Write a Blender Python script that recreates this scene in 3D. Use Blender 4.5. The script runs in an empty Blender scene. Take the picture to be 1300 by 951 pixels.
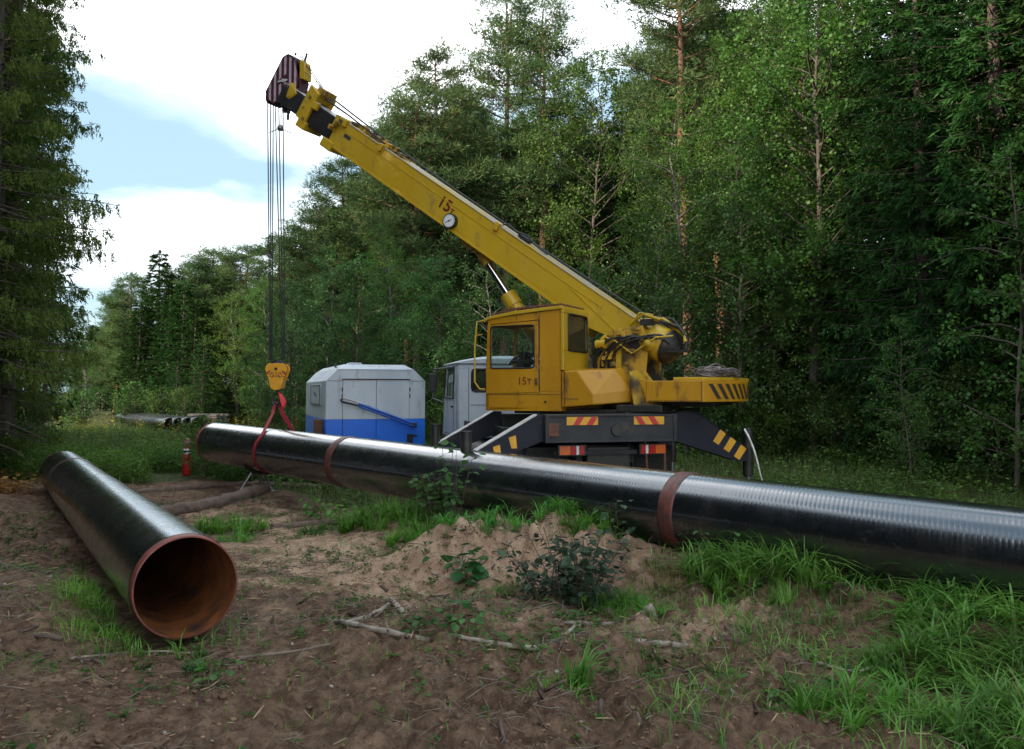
import bpy, bmesh, math, random
import numpy as np
from mathutils import Matrix, Vector
random.seed(7)
R_ = math.radians
scn = bpy.context.scene
col = scn.collection

# ------------------------------------------------------------------ camera
PITCH = math.atan(66.5 / 1100)
cam_d = bpy.data.cameras.new("camera")
cam = bpy.data.objects.new("camera", cam_d); col.objects.link(cam)
cam.location = (0, 0, 2.0)
cam.rotation_euler = (R_(90) + PITCH, 0, 0)
cam_d.sensor_width = 36; cam_d.lens = 36 * 1100 / 1300
cam_d.shift_y = -45 / 1300
cam_d.clip_start = 0.05; cam_d.clip_end = 2000
scn.camera = cam

# ------------------------------------------------------------------ light
SUN_EL, SUN_AZ = R_(24), R_(236)       # azimuth clockwise from +Y: behind the camera, to the left
world = bpy.data.worlds.new("World"); scn.world = world; world.use_nodes = True
nt = world.node_tree; nt.nodes.clear()
def N(t, k, **kw):
    n = t.nodes.new(k)
    for a, b in kw.items(): setattr(n, a, b)
    return n
def world_nodes():
    L = nt.links.new
    out = N(nt, 'ShaderNodeOutputWorld')
    sky = N(nt, 'ShaderNodeTexSky', sky_type='NISHITA', sun_disc=False)
    sky.sun_elevation = SUN_EL; sky.sun_rotation = SUN_AZ; sky.air_density = 1.0; sky.dust_density = 2.0
    b1 = N(nt, 'ShaderNodeBackground'); b1.inputs[1].default_value = 0.13
    L(sky.outputs[0], b1.inputs[0])
    tc = N(nt, 'ShaderNodeTexCoord')
    mp = N(nt, 'ShaderNodeMapping'); mp.inputs['Scale'].default_value = (1.0, 1.0, 2.9)
    mp.inputs['Location'].default_value = (4.35, 0.4, 0.4)
    L(tc.outputs['Generated'], mp.inputs[0])
    no = N(nt, 'ShaderNodeTexNoise'); no.inputs['Scale'].default_value = 2.1; no.inputs['Detail'].default_value = 7
    no.inputs['Roughness'].default_value = .48; no.inputs['Distortion'].default_value = .25
    L(mp.outputs[0], no.inputs['Vector'])
    rp = N(nt, 'ShaderNodeValToRGB')
    rp.color_ramp.elements[0].position = .38; rp.color_ramp.elements[0].color = (.66, .66, .66, 1)
    rp.color_ramp.elements[1].position = .62; rp.color_ramp.elements[1].color = (1, 1, 1, 1)
    L(no.outputs['Fac'], rp.inputs[0])
    no2 = N(nt, 'ShaderNodeTexNoise'); no2.inputs['Scale'].default_value = 5.0; no2.inputs['Detail'].default_value = 5
    L(mp.outputs[0], no2.inputs['Vector'])
    cr = N(nt, 'ShaderNodeValToRGB')
    cr.color_ramp.elements[0].position = .3; cr.color_ramp.elements[0].color = (.38, .43, .46, 1)
    cr.color_ramp.elements[1].position = .6; cr.color_ramp.elements[1].color = (1.0, 1.0, 1.0, 1)
    L(no2.outputs['Fac'], cr.inputs[0])
    b2 = N(nt, 'ShaderNodeBackground'); b2.inputs[1].default_value = 2.1
    veil = N(nt, 'ShaderNodeMix', data_type='RGBA'); veil.inputs[6].default_value = (.17, .25, .30, 1)
    cm = N(nt, 'ShaderNodeMapRange'); cm.inputs['From Min'].default_value = .40; cm.inputs['From Max'].default_value = .60
    L(no.outputs['Fac'], cm.inputs[0]); L(cm.outputs[0], veil.inputs[0]); L(cr.outputs[0], veil.inputs[7])
    L(veil.outputs[2], b2.inputs[0])
    mx = N(nt, 'ShaderNodeMixShader')
    L(rp.outputs[0], mx.inputs[0]); L(b1.outputs[0], mx.inputs[1]); L(b2.outputs[0], mx.inputs[2])
    L(mx.outputs[0], out.inputs[0])
world_nodes()
sun_d = bpy.data.lights.new("sun", 'SUN'); sun_d.energy = 4.6; sun_d.angle = R_(.6); sun_d.color = (1.0, .86, .64)
sun = bpy.data.objects.new("sun", sun_d); col.objects.link(sun)
sdir = Vector((math.sin(SUN_AZ) * math.cos(SUN_EL), math.cos(SUN_AZ) * math.cos(SUN_EL), math.sin(SUN_EL)))
sun.rotation_euler = sdir.to_track_quat('Z', 'Y').to_euler()
scn.view_settings.view_transform = 'Standard'; scn.view_settings.look = 'None'
scn.view_settings.exposure = 0.88; scn.view_settings.gamma = 1.0; scn.view_settings.use_curve_mapping = False

# ------------------------------------------------------------------ tagging helpers
def tag(o, label=None, cat=None, group=None, kind=None):
    if label: o['label'] = label
    if cat: o['category'] = cat
    if group: o['group'] = group
    if kind: o['kind'] = kind
    return o
def thing(name, label, cat, loc=(0, 0, 0), group=None):
    o = bpy.data.objects.new(name, None); col.objects.link(o)
    o.empty_display_size = .2
    o.location = loc
    return tag(o, label, cat, group)
def attach(o, parent):
    """geometry is written in world coordinates: cancel the parent's offset"""
    if parent is None: return
    o.parent = parent
    if parent.parent is None and parent.type == 'EMPTY':
        o.matrix_parent_inverse = Matrix.Translation(-Vector(parent.location))

# ------------------------------------------------------------------ materials
def material(name, c1, c2=None, rough=.6, metal=0., nscale=6., n_lo=.35, n_hi=.65, bump=0., bscale=30.,
             c3=None, c3scale=3., c3_lo=.55, c3_hi=.7, spec=.5, stretch=None, rvar=0., rnd=0.):
    m = bpy.data.materials.new(name); m.use_nodes = True
    t = m.node_tree; L = t.links.new
    p = t.nodes['Principled BSDF']
    p.inputs['Roughness'].default_value = rough; p.inputs['Metallic'].default_value = metal
    p.inputs['Specular IOR Level'].default_value = spec
    tc = N(t, 'ShaderNodeTexCoord'); vec = tc.outputs['Object']
    if stretch:
        mp = N(t, 'ShaderNodeMapping'); mp.inputs['Scale'].default_value = stretch
        L(vec, mp.inputs[0]); vec = mp.outputs[0]
    def noise(s, d=5, r=.55):
        n = N(t, 'ShaderNodeTexNoise'); n.inputs['Scale'].default_value = s
        n.inputs['Detail'].default_value = d; n.inputs['Roughness'].default_value = r
        L(vec, n.inputs['Vector']); return n.outputs['Fac']
    def ramp(f, lo, hi):
        r = N(t, 'ShaderNodeMapRange'); r.inputs['From Min'].default_value = lo; r.inputs['From Max'].default_value = hi
        L(f, r.inputs[0]); return r.outputs[0]
    def mixc(f, a, b):
        x = N(t, 'ShaderNodeMix', data_type='RGBA'); L(f, x.inputs[0])
        for s, v in ((6, a), (7, b)):
            if isinstance(v, tuple): x.inputs[s].default_value = (*v, 1)
            else: L(v, x.inputs[s])
        return x.outputs[2]
    cur = c1
    if c2:
        cur = mixc(ramp(noise(nscale), n_lo, n_hi), c1, c2)
    if c3:
        cur = mixc(ramp(noise(c3scale, 8, .65), c3_lo, c3_hi), cur, c3)
    if rnd:
        oi = N(t, 'ShaderNodeObjectInfo')
        h = N(t, 'ShaderNodeHueSaturation')
        if isinstance(cur, tuple): h.inputs['Color'].default_value = (*cur, 1)
        else: L(cur, h.inputs['Color'])
        mr = N(t, 'ShaderNodeMapRange'); mr.inputs['To Min'].default_value = 1 - rnd; mr.inputs['To Max'].default_value = 1 + rnd
        L(oi.outputs['Random'], mr.inputs[0]); L(mr.outputs[0], h.inputs['Value']); cur = h.outputs[0]
    if isinstance(cur, tuple): p.inputs['Base Color'].default_value = (*cur, 1)
    else: L(cur, p.inputs['Base Color'])
    if rvar:
        mr = N(t, 'ShaderNodeMapRange'); mr.inputs['To Min'].default_value = rough - rvar; mr.inputs['To Max'].default_value = rough + rvar
        mr.inputs['From Min'].default_value = .3; mr.inputs['From Max'].default_value = .7
        L(noise(nscale * 1.7, 6, .6), mr.inputs[0]); L(mr.outputs[0], p.inputs['Roughness'])
    if bump:
        b = N(t, 'ShaderNodeBump'); b.inputs['Strength'].default_value = bump; b.inputs['Distance'].default_value = .02
        L(noise(bscale, 6, .6), b.inputs['Height']); L(b.outputs[0], p.inputs['Normal'])
    return m

def leaf_material(name, c1, c2, trans=.35, c3=None, hue=.02, val=.25, nscale=.9, rough=.5, gloss=.12):
    """diffuse + translucent leaves; colour varies leaf by leaf, clump by clump and plant by plant"""
    m = bpy.data.materials.new(name); m.use_nodes = True
    t = m.node_tree; t.nodes.clear(); L = t.links.new
    out = N(t, 'ShaderNodeOutputMaterial')
    tc = N(t, 'ShaderNodeTexCoord')
    n1 = N(t, 'ShaderNodeTexNoise'); n1.inputs['Scale'].default_value = nscale; n1.inputs['Detail'].default_value = 3
    L(tc.outputs['Object'], n1.inputs['Vector'])
    n2 = N(t, 'ShaderNodeTexWhiteNoise', noise_dimensions='3D')
    sn = N(t, 'ShaderNodeVectorMath', operation='SNAP'); sn.inputs[1].default_value = (.09, .09, .09)
    L(tc.outputs['Object'], sn.inputs[0]); L(sn.outputs[0], n2.inputs['Vector'])
    ad = N(t, 'ShaderNodeMath', operation='MULTIPLY_ADD'); ad.inputs[1].default_value = .20; 
    L(n2.outputs['Value'], ad.inputs[0]); L(n1.outputs['Fac'], ad.inputs[2])
    rp = N(t, 'ShaderNodeValToRGB'); e = rp.color_ramp.elements
    e[0].position = .40; e[0].color = (*c1, 1); e[1].position = .86; e[1].color = (*c2, 1)
    if c3:
        k = rp.color_ramp.elements.new(1.0); k.color = (*c3, 1); e[1].position = .90
    L(ad.outputs[0], rp.inputs[0])
    oi = N(t, 'ShaderNodeObjectInfo')
    h = N(t, 'ShaderNodeHueSaturation'); L(rp.outputs[0], h.inputs['Color'])
    mr = N(t, 'ShaderNodeMapRange'); mr.inputs['To Min'].default_value = 1 - val; mr.inputs['To Max'].default_value = 1 + val
    L(oi.outputs['Random'], mr.inputs[0]); L(mr.outputs[0], h.inputs['Value'])
    mh = N(t, 'ShaderNodeMapRange'); mh.inputs['To Min'].default_value = .5 - hue; mh.inputs['To Max'].default_value = .5 + hue
    wn = N(t, 'ShaderNodeTexWhiteNoise', noise_dimensions='1D'); L(oi.outputs['Random'], wn.inputs['W'])
    L(wn.outputs['Value'], mh.inputs[0]); L(mh.outputs[0], h.inputs['Hue'])
    df = N(t, 'ShaderNodeBsdfDiffuse'); L(h.outputs[0], df.inputs[0])
    tr = N(t, 'ShaderNodeBsdfTranslucent')
    hs = N(t, 'ShaderNodeHueSaturation'); hs.inputs['Value'].default_value = 1.25; hs.inputs['Hue'].default_value = .49
    L(h.outputs[0], hs.inputs['Color']); L(hs.outputs[0], tr.inputs[0])
    mx = N(t, 'ShaderNodeMixShader'); mx.inputs[0].default_value = trans
    L(df.outputs[0], mx.inputs[1]); L(tr.outputs[0], mx.inputs[2])
    gl = N(t, 'ShaderNodeBsdfGlossy'); gl.inputs['Roughness'].default_value = rough; gl.inputs[0].default_value = (.8, .85, .8, 1)
    gl.inputs[0].default_value = (.75, .9, .7, 1)
    m2 = N(t, 'ShaderNodeMixShader'); m2.inputs[0].default_value = gloss * .22
    L(mx.outputs[0], m2.inputs[1]); L(gl.outputs[0], m2.inputs[2])
    L(m2.outputs[0], out.inputs[0])
    return m

def glass_material(name, tint, alpha, rough=.05):
    m = bpy.data.materials.new(name); m.use_nodes = True
    t = m.node_tree; t.nodes.clear(); L = t.links.new
    out = N(t, 'ShaderNodeOutputMaterial')
    tr = N(t, 'ShaderNodeBsdfTransparent'); tr.inputs[0].default_value = (*tint, 1)
    gl = N(t, 'ShaderNodeBsdfGlossy'); gl.inputs['Roughness'].default_value = rough
    fr = N(t, 'ShaderNodeFresnel'); fr.inputs[0].default_value = 1.5
    m1 = N(t, 'ShaderNodeMixShader'); ge = N(t, 'ShaderNodeNewGeometry'); su = N(t, 'ShaderNodeMath', operation='SUBTRACT'); su.inputs[0].default_value = 1; L(ge.outputs['Backfacing'], su.inputs[1])
    mu = N(t, 'ShaderNodeMath', operation='MULTIPLY'); L(fr.outputs[0], mu.inputs[0]); L(su.outputs[0], mu.inputs[1])
    L(mu.outputs[0], m1.inputs[0]); L(tr.outputs[0], m1.inputs[1]); L(gl.outputs[0], m1.inputs[2])
    df = N(t, 'ShaderNodeBsdfDiffuse'); df.inputs[0].default_value = (.20, .22, .20, 1)
    m2 = N(t, 'ShaderNodeMixShader'); m2.inputs[0].default_value = alpha
    L(m1.outputs[0], m2.inputs[1]); L(df.outputs[0], m2.inputs[2])
    L(m2.outputs[0], out.inputs[0])
    return m

M = {}
M['cab_yellow'] = material('cab_yellow', (.48, .235, .007), (.40, .185, .006), .42, nscale=1.4, c3=(.15, .065, .02), c3scale=6., c3_lo=.57, c3_hi=.72, bump=.12, bscale=14, rvar=.12, stretch=(1, 1, .35))
M['skylit_yellow'] = material('skylit_yellow', (.50, .32, .018), (.43, .27, .015), .38, nscale=1.3, c3=(.22, .14, .05), c3scale=4.5, c3_lo=.58, c3_hi=.76, bump=.09, bscale=10, rvar=.12, stretch=(1, 1, .5))  # yellower than the cab paint: sky light on the boom put into the colour
M['pale_top'] = material('pale_top', (.42, .36, .22), (.34, .32, .30), .5, nscale=5, c3=(.50, .33, .04), c3scale=2.2, c3_lo=.45, c3_hi=.6, bump=.15)  # paler and greyer than the boom sides, patched with yellow
M['grime_yellow'] = material('grime_yellow', (.46, .27, .022), (.045, .035, .022), .5, nscale=3.2, n_lo=.42, n_hi=.60, bump=.2, bscale=20)
M['grease_black'] = material('grease_black', (.012, .012, .012), (.03, .026, .022), .45, nscale=8, bump=.2)
M['boom_black'] = material('boom_black', (.010, .010, .014), (.022, .020, .024), .35, nscale=5, bump=.08)
M['chassis'] = material('chassis', (.014, .015, .019), (.028, .028, .031), .6, nscale=3, c3=(.10, .07, .05), c3scale=5, c3_lo=.6, c3_hi=.78, bump=.12, rvar=.1)
M['arm_navy'] = material('arm_navy', (.010, .011, .022), (.018, .018, .028), .6, spec=.3, nscale=5, c3=(.09, .06, .045), c3scale=6, c3_lo=.62, c3_hi=.8, bump=.1)
M['white_edge'] = material('white_edge', (.55, .55, .55), (.35, .34, .33), .4, nscale=6)
M['cab_grey'] = material('cab_grey', (.52, .57, .64), (.42, .47, .55), .38, nscale=2.0, c3=(.17, .15, .14), c3scale=4, c3_lo=.56, c3_hi=.78, bump=.04, stretch=(1, 1, .5))
M['trailer_white'] = material('trailer_white', (.50, .55, .61), (.40, .45, .52), .45, nscale=1.6, c3=(.17, .15, .13), c3scale=4, c3_lo=.56, c3_hi=.78, stretch=(1, 1, .35))
M['trailer_blue'] = material('trailer_blue', (.012, .16, .78), (.010, .13, .66), .4, nscale=2.0, c3=(.06, .06, .09), c3scale=6, c3_lo=.66, c3_hi=.85)
M['bar_blue'] = material('bar_blue', (.01, .10, .50), (.01, .06, .30), .4, nscale=5)
M['seam'] = material('seam', (.03, .03, .035), rough=.8)
M['rust'] = material('rust', (.16, .065, .030), (.09, .045, .03), .85, nscale=14, bump=.3)
M['rope'] = material('rope', (.035, .035, .04), (.02, .02, .022), .5, nscale=40, metal=.4)
M['chrome'] = material('chrome', (.75, .75, .80), rough=.16, metal=1.0)
M['steel'] = material('steel', (.30, .30, .31), (.20, .20, .21), .4, metal=.8, nscale=10)
M['rubber'] = material('rubber', (.018, .018, .018), (.035, .032, .03), .85, nscale=12, bump=.2)
M['plastic_black'] = material('plastic_black', (.012, .012, .013), rough=.45)
M['lamp_red'] = material('lamp_red', (.55, .012, .010), (.35, .008, .006), .18, nscale=60)
M['lamp_orange'] = material('lamp_orange', (.80, .16, .015), (.60, .10, .01), .18, nscale=60)
M['lamp_white'] = material('lamp_white', (.8, .8, .8), rough=.2)
M['stripe_red'] = material('stripe_red', (.52, .02, .025), (.40, .018, .02), .35, nscale=14)
M['stripe_yellow'] = material('stripe_yellow', (.72, .36, .02), (.60, .30, .02), .35, nscale=14)
M['stripe_black'] = material('stripe_black', (.020, .018, .022), (.05, .035, .02), .5, nscale=16)
M['head_maroon'] = material('head_maroon', (.060, .012, .022), (.035, .010, .016), .5, nscale=12)
M['head_pink'] = material('head_pink', (.46, .34, .40), (.34, .26, .30), .5, nscale=14)
M['text_red'] = material('text_red', (.12, .012, .008), rough=.5)
M['gauge_white'] = material('gauge_white', (.70, .72, .74), rough=.35)
M['webbing_red'] = material('webbing_red', (.34, .018, .030), (.24, .014, .022), .7, nscale=20, bump=.2, bscale=90)
M['guard_red'] = material('guard_red', (.70, .015, .020), rough=.35)
M['hook_yellow'] = material('hook_yellow', (.72, .33, .010), (.60, .27, .01), .4, nscale=8)
M['hook_blackred'] = material('hook_blackred', (.22, .025, .02), rough=.5)
M['bottle_red'] = material('bottle_red', (.50, .015, .018), (.38, .012, .014), .4, nscale=20)
M['bottle_top'] = material('bottle_top', (.34, .15, .15), (.22, .10, .10), .5, nscale=20)
M['glass'] = glass_material('glass', (.93, .97, .95), .022)
M['dark_glass'] = glass_material('dark_glass', (.62, .68, .64), .07, .12)
M['rust_wire'] = material('rust_wire', (.12, .085, .075), (.26, .24, .24), .6, nscale=9, metal=.3)
M['silver'] = material('silver', (.75, .75, .76), (.5, .5, .5), .3, nscale=30, metal=.5, bump=.5, bscale=40)
M['bark_log'] = material('bark_log', (.085, .055, .042), (.15, .10, .080), .9, nscale=9, bump=.6, bscale=22, stretch=(1, 1, 1))
M['dead_wood'] = material('dead_wood', (.34, .29, .24), (.16, .125, .10), .85, nscale=9, n_lo=.4, n_hi=.62, bump=.5, bscale=30, c3=(.09, .06, .045), c3scale=14, c3_lo=.55, c3_hi=.65)
M['dark_twig'] = material('dark_twig', (.10, .070, .052), (.20, .16, .125), .9, nscale=5, bump=.2)
M['cut_wood'] = material('cut_wood', (.42, .30, .18), (.32, .22, .13), .8, nscale=20)
M['plank_grey'] = material('plank_grey', (.26, .21, .21), (.15, .12, .12), .85, nscale=3, stretch=(1, 1, 6), rnd=.2)
M['pebble'] = material('pebble', (.36, .33, .30), (.20, .17, .15), .8, nscale=4)
M['spruce_bark'] = material('spruce_bark', (.050, .036, .030), (.10, .082, .070), .95, nscale=6, bump=.7, bscale=16, stretch=(1, 1, .4))
M['pine_bark'] = material('pine_bark', (.19, .085, .048), (.10, .055, .038), .9, nscale=4, bump=.6, bscale=12, stretch=(1, 1, .4))
M['birch_bark'] = material('birch_bark', (.16, .15, .135), (.06, .05, .042), .8, nscale=5, n_lo=.45, n_hi=.6, bump=.3, stretch=(1, 1, 1.6))
M['grey_bark'] = material('grey_bark', (.055, .044, .035), (.10, .085, .068), .9, nscale=6, bump=.4, stretch=(1, 1, .4))
M['stem_green'] = material('stem_green', (.09, .10, .04), (.12, .08, .05), .7, nscale=6)
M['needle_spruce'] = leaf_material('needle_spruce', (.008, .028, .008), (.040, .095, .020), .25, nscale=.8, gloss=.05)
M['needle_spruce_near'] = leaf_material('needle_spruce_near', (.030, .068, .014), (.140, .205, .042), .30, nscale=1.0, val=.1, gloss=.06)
M['needle_pine'] = leaf_material('needle_pine', (.028, .066, .026), (.105, .165, .055), .28, nscale=.7, gloss=.06)
M['leaf_birch'] = leaf_material('leaf_birch', (.034, .095, .016), (.115, .235, .034), .40, nscale=.7, gloss=.10)
M['leaf_aspen'] = leaf_material('leaf_aspen', (.026, .076, .014), (.092, .195, .030), .38, nscale=.8, gloss=.12)
M['leaf_cool'] = leaf_material('leaf_cool', (.028, .082, .024), (.088, .190, .048), .38, nscale=.7, gloss=.12)
M['leaf_shrub'] = leaf_material('leaf_shrub', (.020, .060, .012), (.090, .170, .030), .38, c3=(.20, .22, .04), nscale=1.5)
M['leaf_dark'] = leaf_material('leaf_dark', (.020, .042, .026), (.060, .100, .055), .25, nscale=3, gloss=.16)
M['leaf_burdock'] = leaf_material('leaf_burdock', (.020, .085, .020), (.050, .150, .035), .35, nscale=5)
M['leaf_yellow'] = leaf_material('leaf_yellow', (.16, .13, .02), (.42, .36, .03), .3, nscale=1)
M['grass_bright'] = leaf_material('grass_bright', (.040, .145, .014), (.155, .38, .050), .40, nscale=2, gloss=.14)
M['grass_sedge'] = leaf_material('grass_sedge', (.040, .120, .016), (.215, .420, .075), .36, c3=(.34, .46, .14), nscale=1.6, gloss=.16)
M['grass_dry'] = leaf_material('grass_dry', (.10, .09, .035), (.26, .21, .09), .35, nscale=2)
M['grass_meadow'] = leaf_material('grass_meadow', (.040, .070, .016), (.115, .150, .040), .34, c3=(.24, .18, .08), nscale=.7, val=.05)
M['dead_leaf'] = leaf_material('dead_leaf', (.10, .055, .030), (.30, .19, .11), .2, c3=(.40, .30, .2), nscale=3)
M['bracken'] = leaf_material('bracken', (.16, .060, .020), (.38, .17, .06), .3, nscale=2)

# ------------------------------------------------------------------ mesh builder (hard surface)
class MB:
    def __init__(s, T=None):
        s.v = []; s.f = []; s.sm = []; s.T = T
    def add(s, pts, faces, smooth=False):
        b = len(s.v)
        for p in pts:
            p = Vector(p)
            s.v.append(s.T @ p if s.T else p)
        for f in faces:
            s.f.append([i + b for i in f]); s.sm.append(smooth)
        return s
    def box(s, x0, x1, y0, y1, z0, z1):
        p = [(x, y, z) for z in (z0, z1) for y in (y0, y1) for x in (x0, x1)]
        return s.add(p, [(0, 2, 3, 1), (4, 5, 7, 6), (0, 1, 5, 4), (2, 6, 7, 3), (0, 4, 6, 2), (1, 3, 7, 5)])
    def hexa(s, a, b):
        """two quads a, b (4 points each), joined"""
        p = list(a) + list(b)
        return s.add(p, [(3, 2, 1, 0), (4, 5, 6, 7), (0, 1, 5, 4), (1, 2, 6, 5), (2, 3, 7, 6), (3, 0, 4, 7)])
    def prism(s, poly, axis, c0, c1):
        """polygon in the two other axes extruded along axis ('x','y','z') from c0 to c1"""
        def mk(u, v, c):
            return {'x': (c, u, v), 'y': (u, c, v), 'z': (u, v, c)}[axis]
        n = len(poly)
        p = [mk(u, v, c0) for u, v in poly] + [mk(u, v, c1) for u, v in poly]
        f = [tuple(range(n))[::-1], tuple(range(n, 2 * n))] + [(i, (i + 1) % n, n + (i + 1) % n, n + i) for i in range(n)]
        return s.add(p, f)
    def tube(s, pts, r, n=8, cap=True, flat=None):
        pts = [Vector(p) for p in pts]; k = len(pts)
        if not hasattr(r, '__len__'): r = [r] * k
        up = None; ring = []
        for i, p in enumerate(pts):
            d = (pts[min(i + 1, k - 1)] - pts[max(i - 1, 0)])
            if d.length < 1e-9: d = Vector((0, 0, 1))
            d.normalize()
            if up is None:
                up = d.orthogonal().normalized()
                if flat: up = (Vector(flat) - d * d.dot(Vector(flat))).normalized()
            up = (up - d * up.dot(d)).normalized(); w = d.cross(up)
            for j in range(n):
                a = 2 * math.pi * (j + .5 * (n == 4)) / n
                ring.append(p + (up * math.cos(a) + w * math.sin(a)) * r[i])
        f = [(i * n + j, i * n + (j + 1) % n, (i + 1) * n + (j + 1) % n, (i + 1) * n + j) for i in range(k - 1) for j in range(n)]
        s.add(ring, f, n > 4)
        if cap:
            s.add(ring[:n], [tuple(range(n))[::-1]]); s.add(ring[-n:], [tuple(range(n))])
        return s
    def cyl(s, a, b, r0, r1=None, n=20, cap=True):
        return s.tube([a, b], [r0, r0 if r1 is None else r1], n, cap)
    def disc(s, c, nrm, r, n=24, ry=None):
        c = Vector(c); nrm = Vector(nrm).normalized(); u = nrm.orthogonal().normalized(); w = nrm.cross(u)
        return s.add([c + u * r * math.cos(2 * math.pi * i / n) + w * r * math.sin(2 * math.pi * i / n) for i in range(n)], [tuple(range(n))])
    def strip(s, pts, width_dirs, w, th):
        """flat webbing: rectangular section swept along pts; width_dirs per point"""
        k = len(pts); ring = []
        for i in range(k):
            p = Vector(pts[i]); d = (Vector(pts[min(i + 1, k - 1)]) - Vector(pts[max(i - 1, 0)])).normalized()
            wd = Vector(width_dirs[i]); wd = (wd - d * wd.dot(d)).normalized(); nn = d.cross(wd)
            for a, b in ((-1, -1), (1, -1), (1, 1), (-1, 1)):
                ring.append(p + wd * a * w / 2 + nn * b * th / 2)
        f = [(i * 4 + j, i * 4 + (j + 1) % 4, (i + 1) * 4 + (j + 1) % 4, (i + 1) * 4 + j) for i in range(k - 1) for j in range(4)]
        return s.add(ring, f + [(3, 2, 1, 0), tuple(range(4 * k - 4, 4 * k))])
    def lathe(s, prof, origin, axis, n=32, smooth=True):
        """prof: list of (t along axis, radius)"""
        o = Vector(origin); ax = Vector(axis).normalized(); u = ax.orthogonal().normalized(); w = ax.cross(u)
        ring = []
        for t, r in prof:
            for j in range(n):
                a = 2 * math.pi * j / n
                ring.append(o + ax * t + (u * math.cos(a) + w * math.sin(a)) * r)
        f = [(i * n + j, i * n + (j + 1) % n, (i + 1) * n + (j + 1) % n, (i + 1) * n + j) for i in range(len(prof) - 1) for j in range(n)]
        return s.add(ring, f, smooth)
    def build(s, name, mat, parent=None, bevel=0.):
        me = bpy.data.meshes.new(name)
        me.from_pydata([tuple(v) for v in s.v], [], s.f)
        me.polygons.foreach_set('use_smooth', s.sm)
        me.materials.append(M[mat] if isinstance(mat, str) else mat)
        bm = bmesh.new(); bm.from_mesh(me)
        bmesh.ops.recalc_face_normals(bm, faces=bm.faces)
        bm.to_mesh(me); bm.free()
        o = bpy.data.objects.new(name, me); col.objects.link(o)
        attach(o, parent)
        if bevel:
            b = o.modifiers.new('bevel', 'BEVEL'); b.width = bevel; b.segments = 2; b.limit_method = 'ANGLE'; b.angle_limit = R_(35)
        return o

def hull(name, pts, mat, parent, T=None, bevel=0.):
    bm = bmesh.new()
    for p in pts: bm.verts.new(T @ Vector(p) if T else Vector(p))
    r = bmesh.ops.convex_hull(bm, input=bm.verts)
    bmesh.ops.dissolve_limit(bm, angle_limit=R_(1.5), verts=bm.verts, edges=bm.edges)
    me = bpy.data.meshes.new(name); bm.to_mesh(me); bm.free(); me.materials.append(M[mat])
    o = bpy.data.objects.new(name, me); col.objects.link(o); attach(o, parent)
    if bevel:
        b = o.modifiers.new('bevel', 'BEVEL'); b.width = bevel; b.segments = 2; b.limit_method = 'ANGLE'; b.angle_limit = R_(20)
    return o

def lettering(name, body, origin, xdir, ydir, size, mat, parent, depth=.002, bold=.0):
    cu = bpy.data.curves.new(name, 'FONT'); cu.body = body; cu.size = size; cu.extrude = depth; cu.offset = bold
    cu.align_x = 'CENTER'; cu.align_y = 'CENTER'; cu.resolution_u = 3
    tmp = bpy.data.objects.new('tmp', cu); col.objects.link(tmp)
    dg = bpy.context.evaluated_depsgraph_get()
    me = bpy.data.meshes.new_from_object(tmp.evaluated_get(dg))
    bpy.data.objects.remove(tmp)
    x = Vector(xdir).normalized(); y = Vector(ydir); y = (y - x * y.dot(x)).normalized(); z = x.cross(y)
    T = Matrix((x, y, z)).transposed().to_4x4(); T.translation = Vector(origin)
    me.transform(T); me.materials.clear(); me.materials.append(M[mat])
    o = bpy.data.objects.new(name, me); col.objects.link(o); attach(o, parent)
    return o

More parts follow.
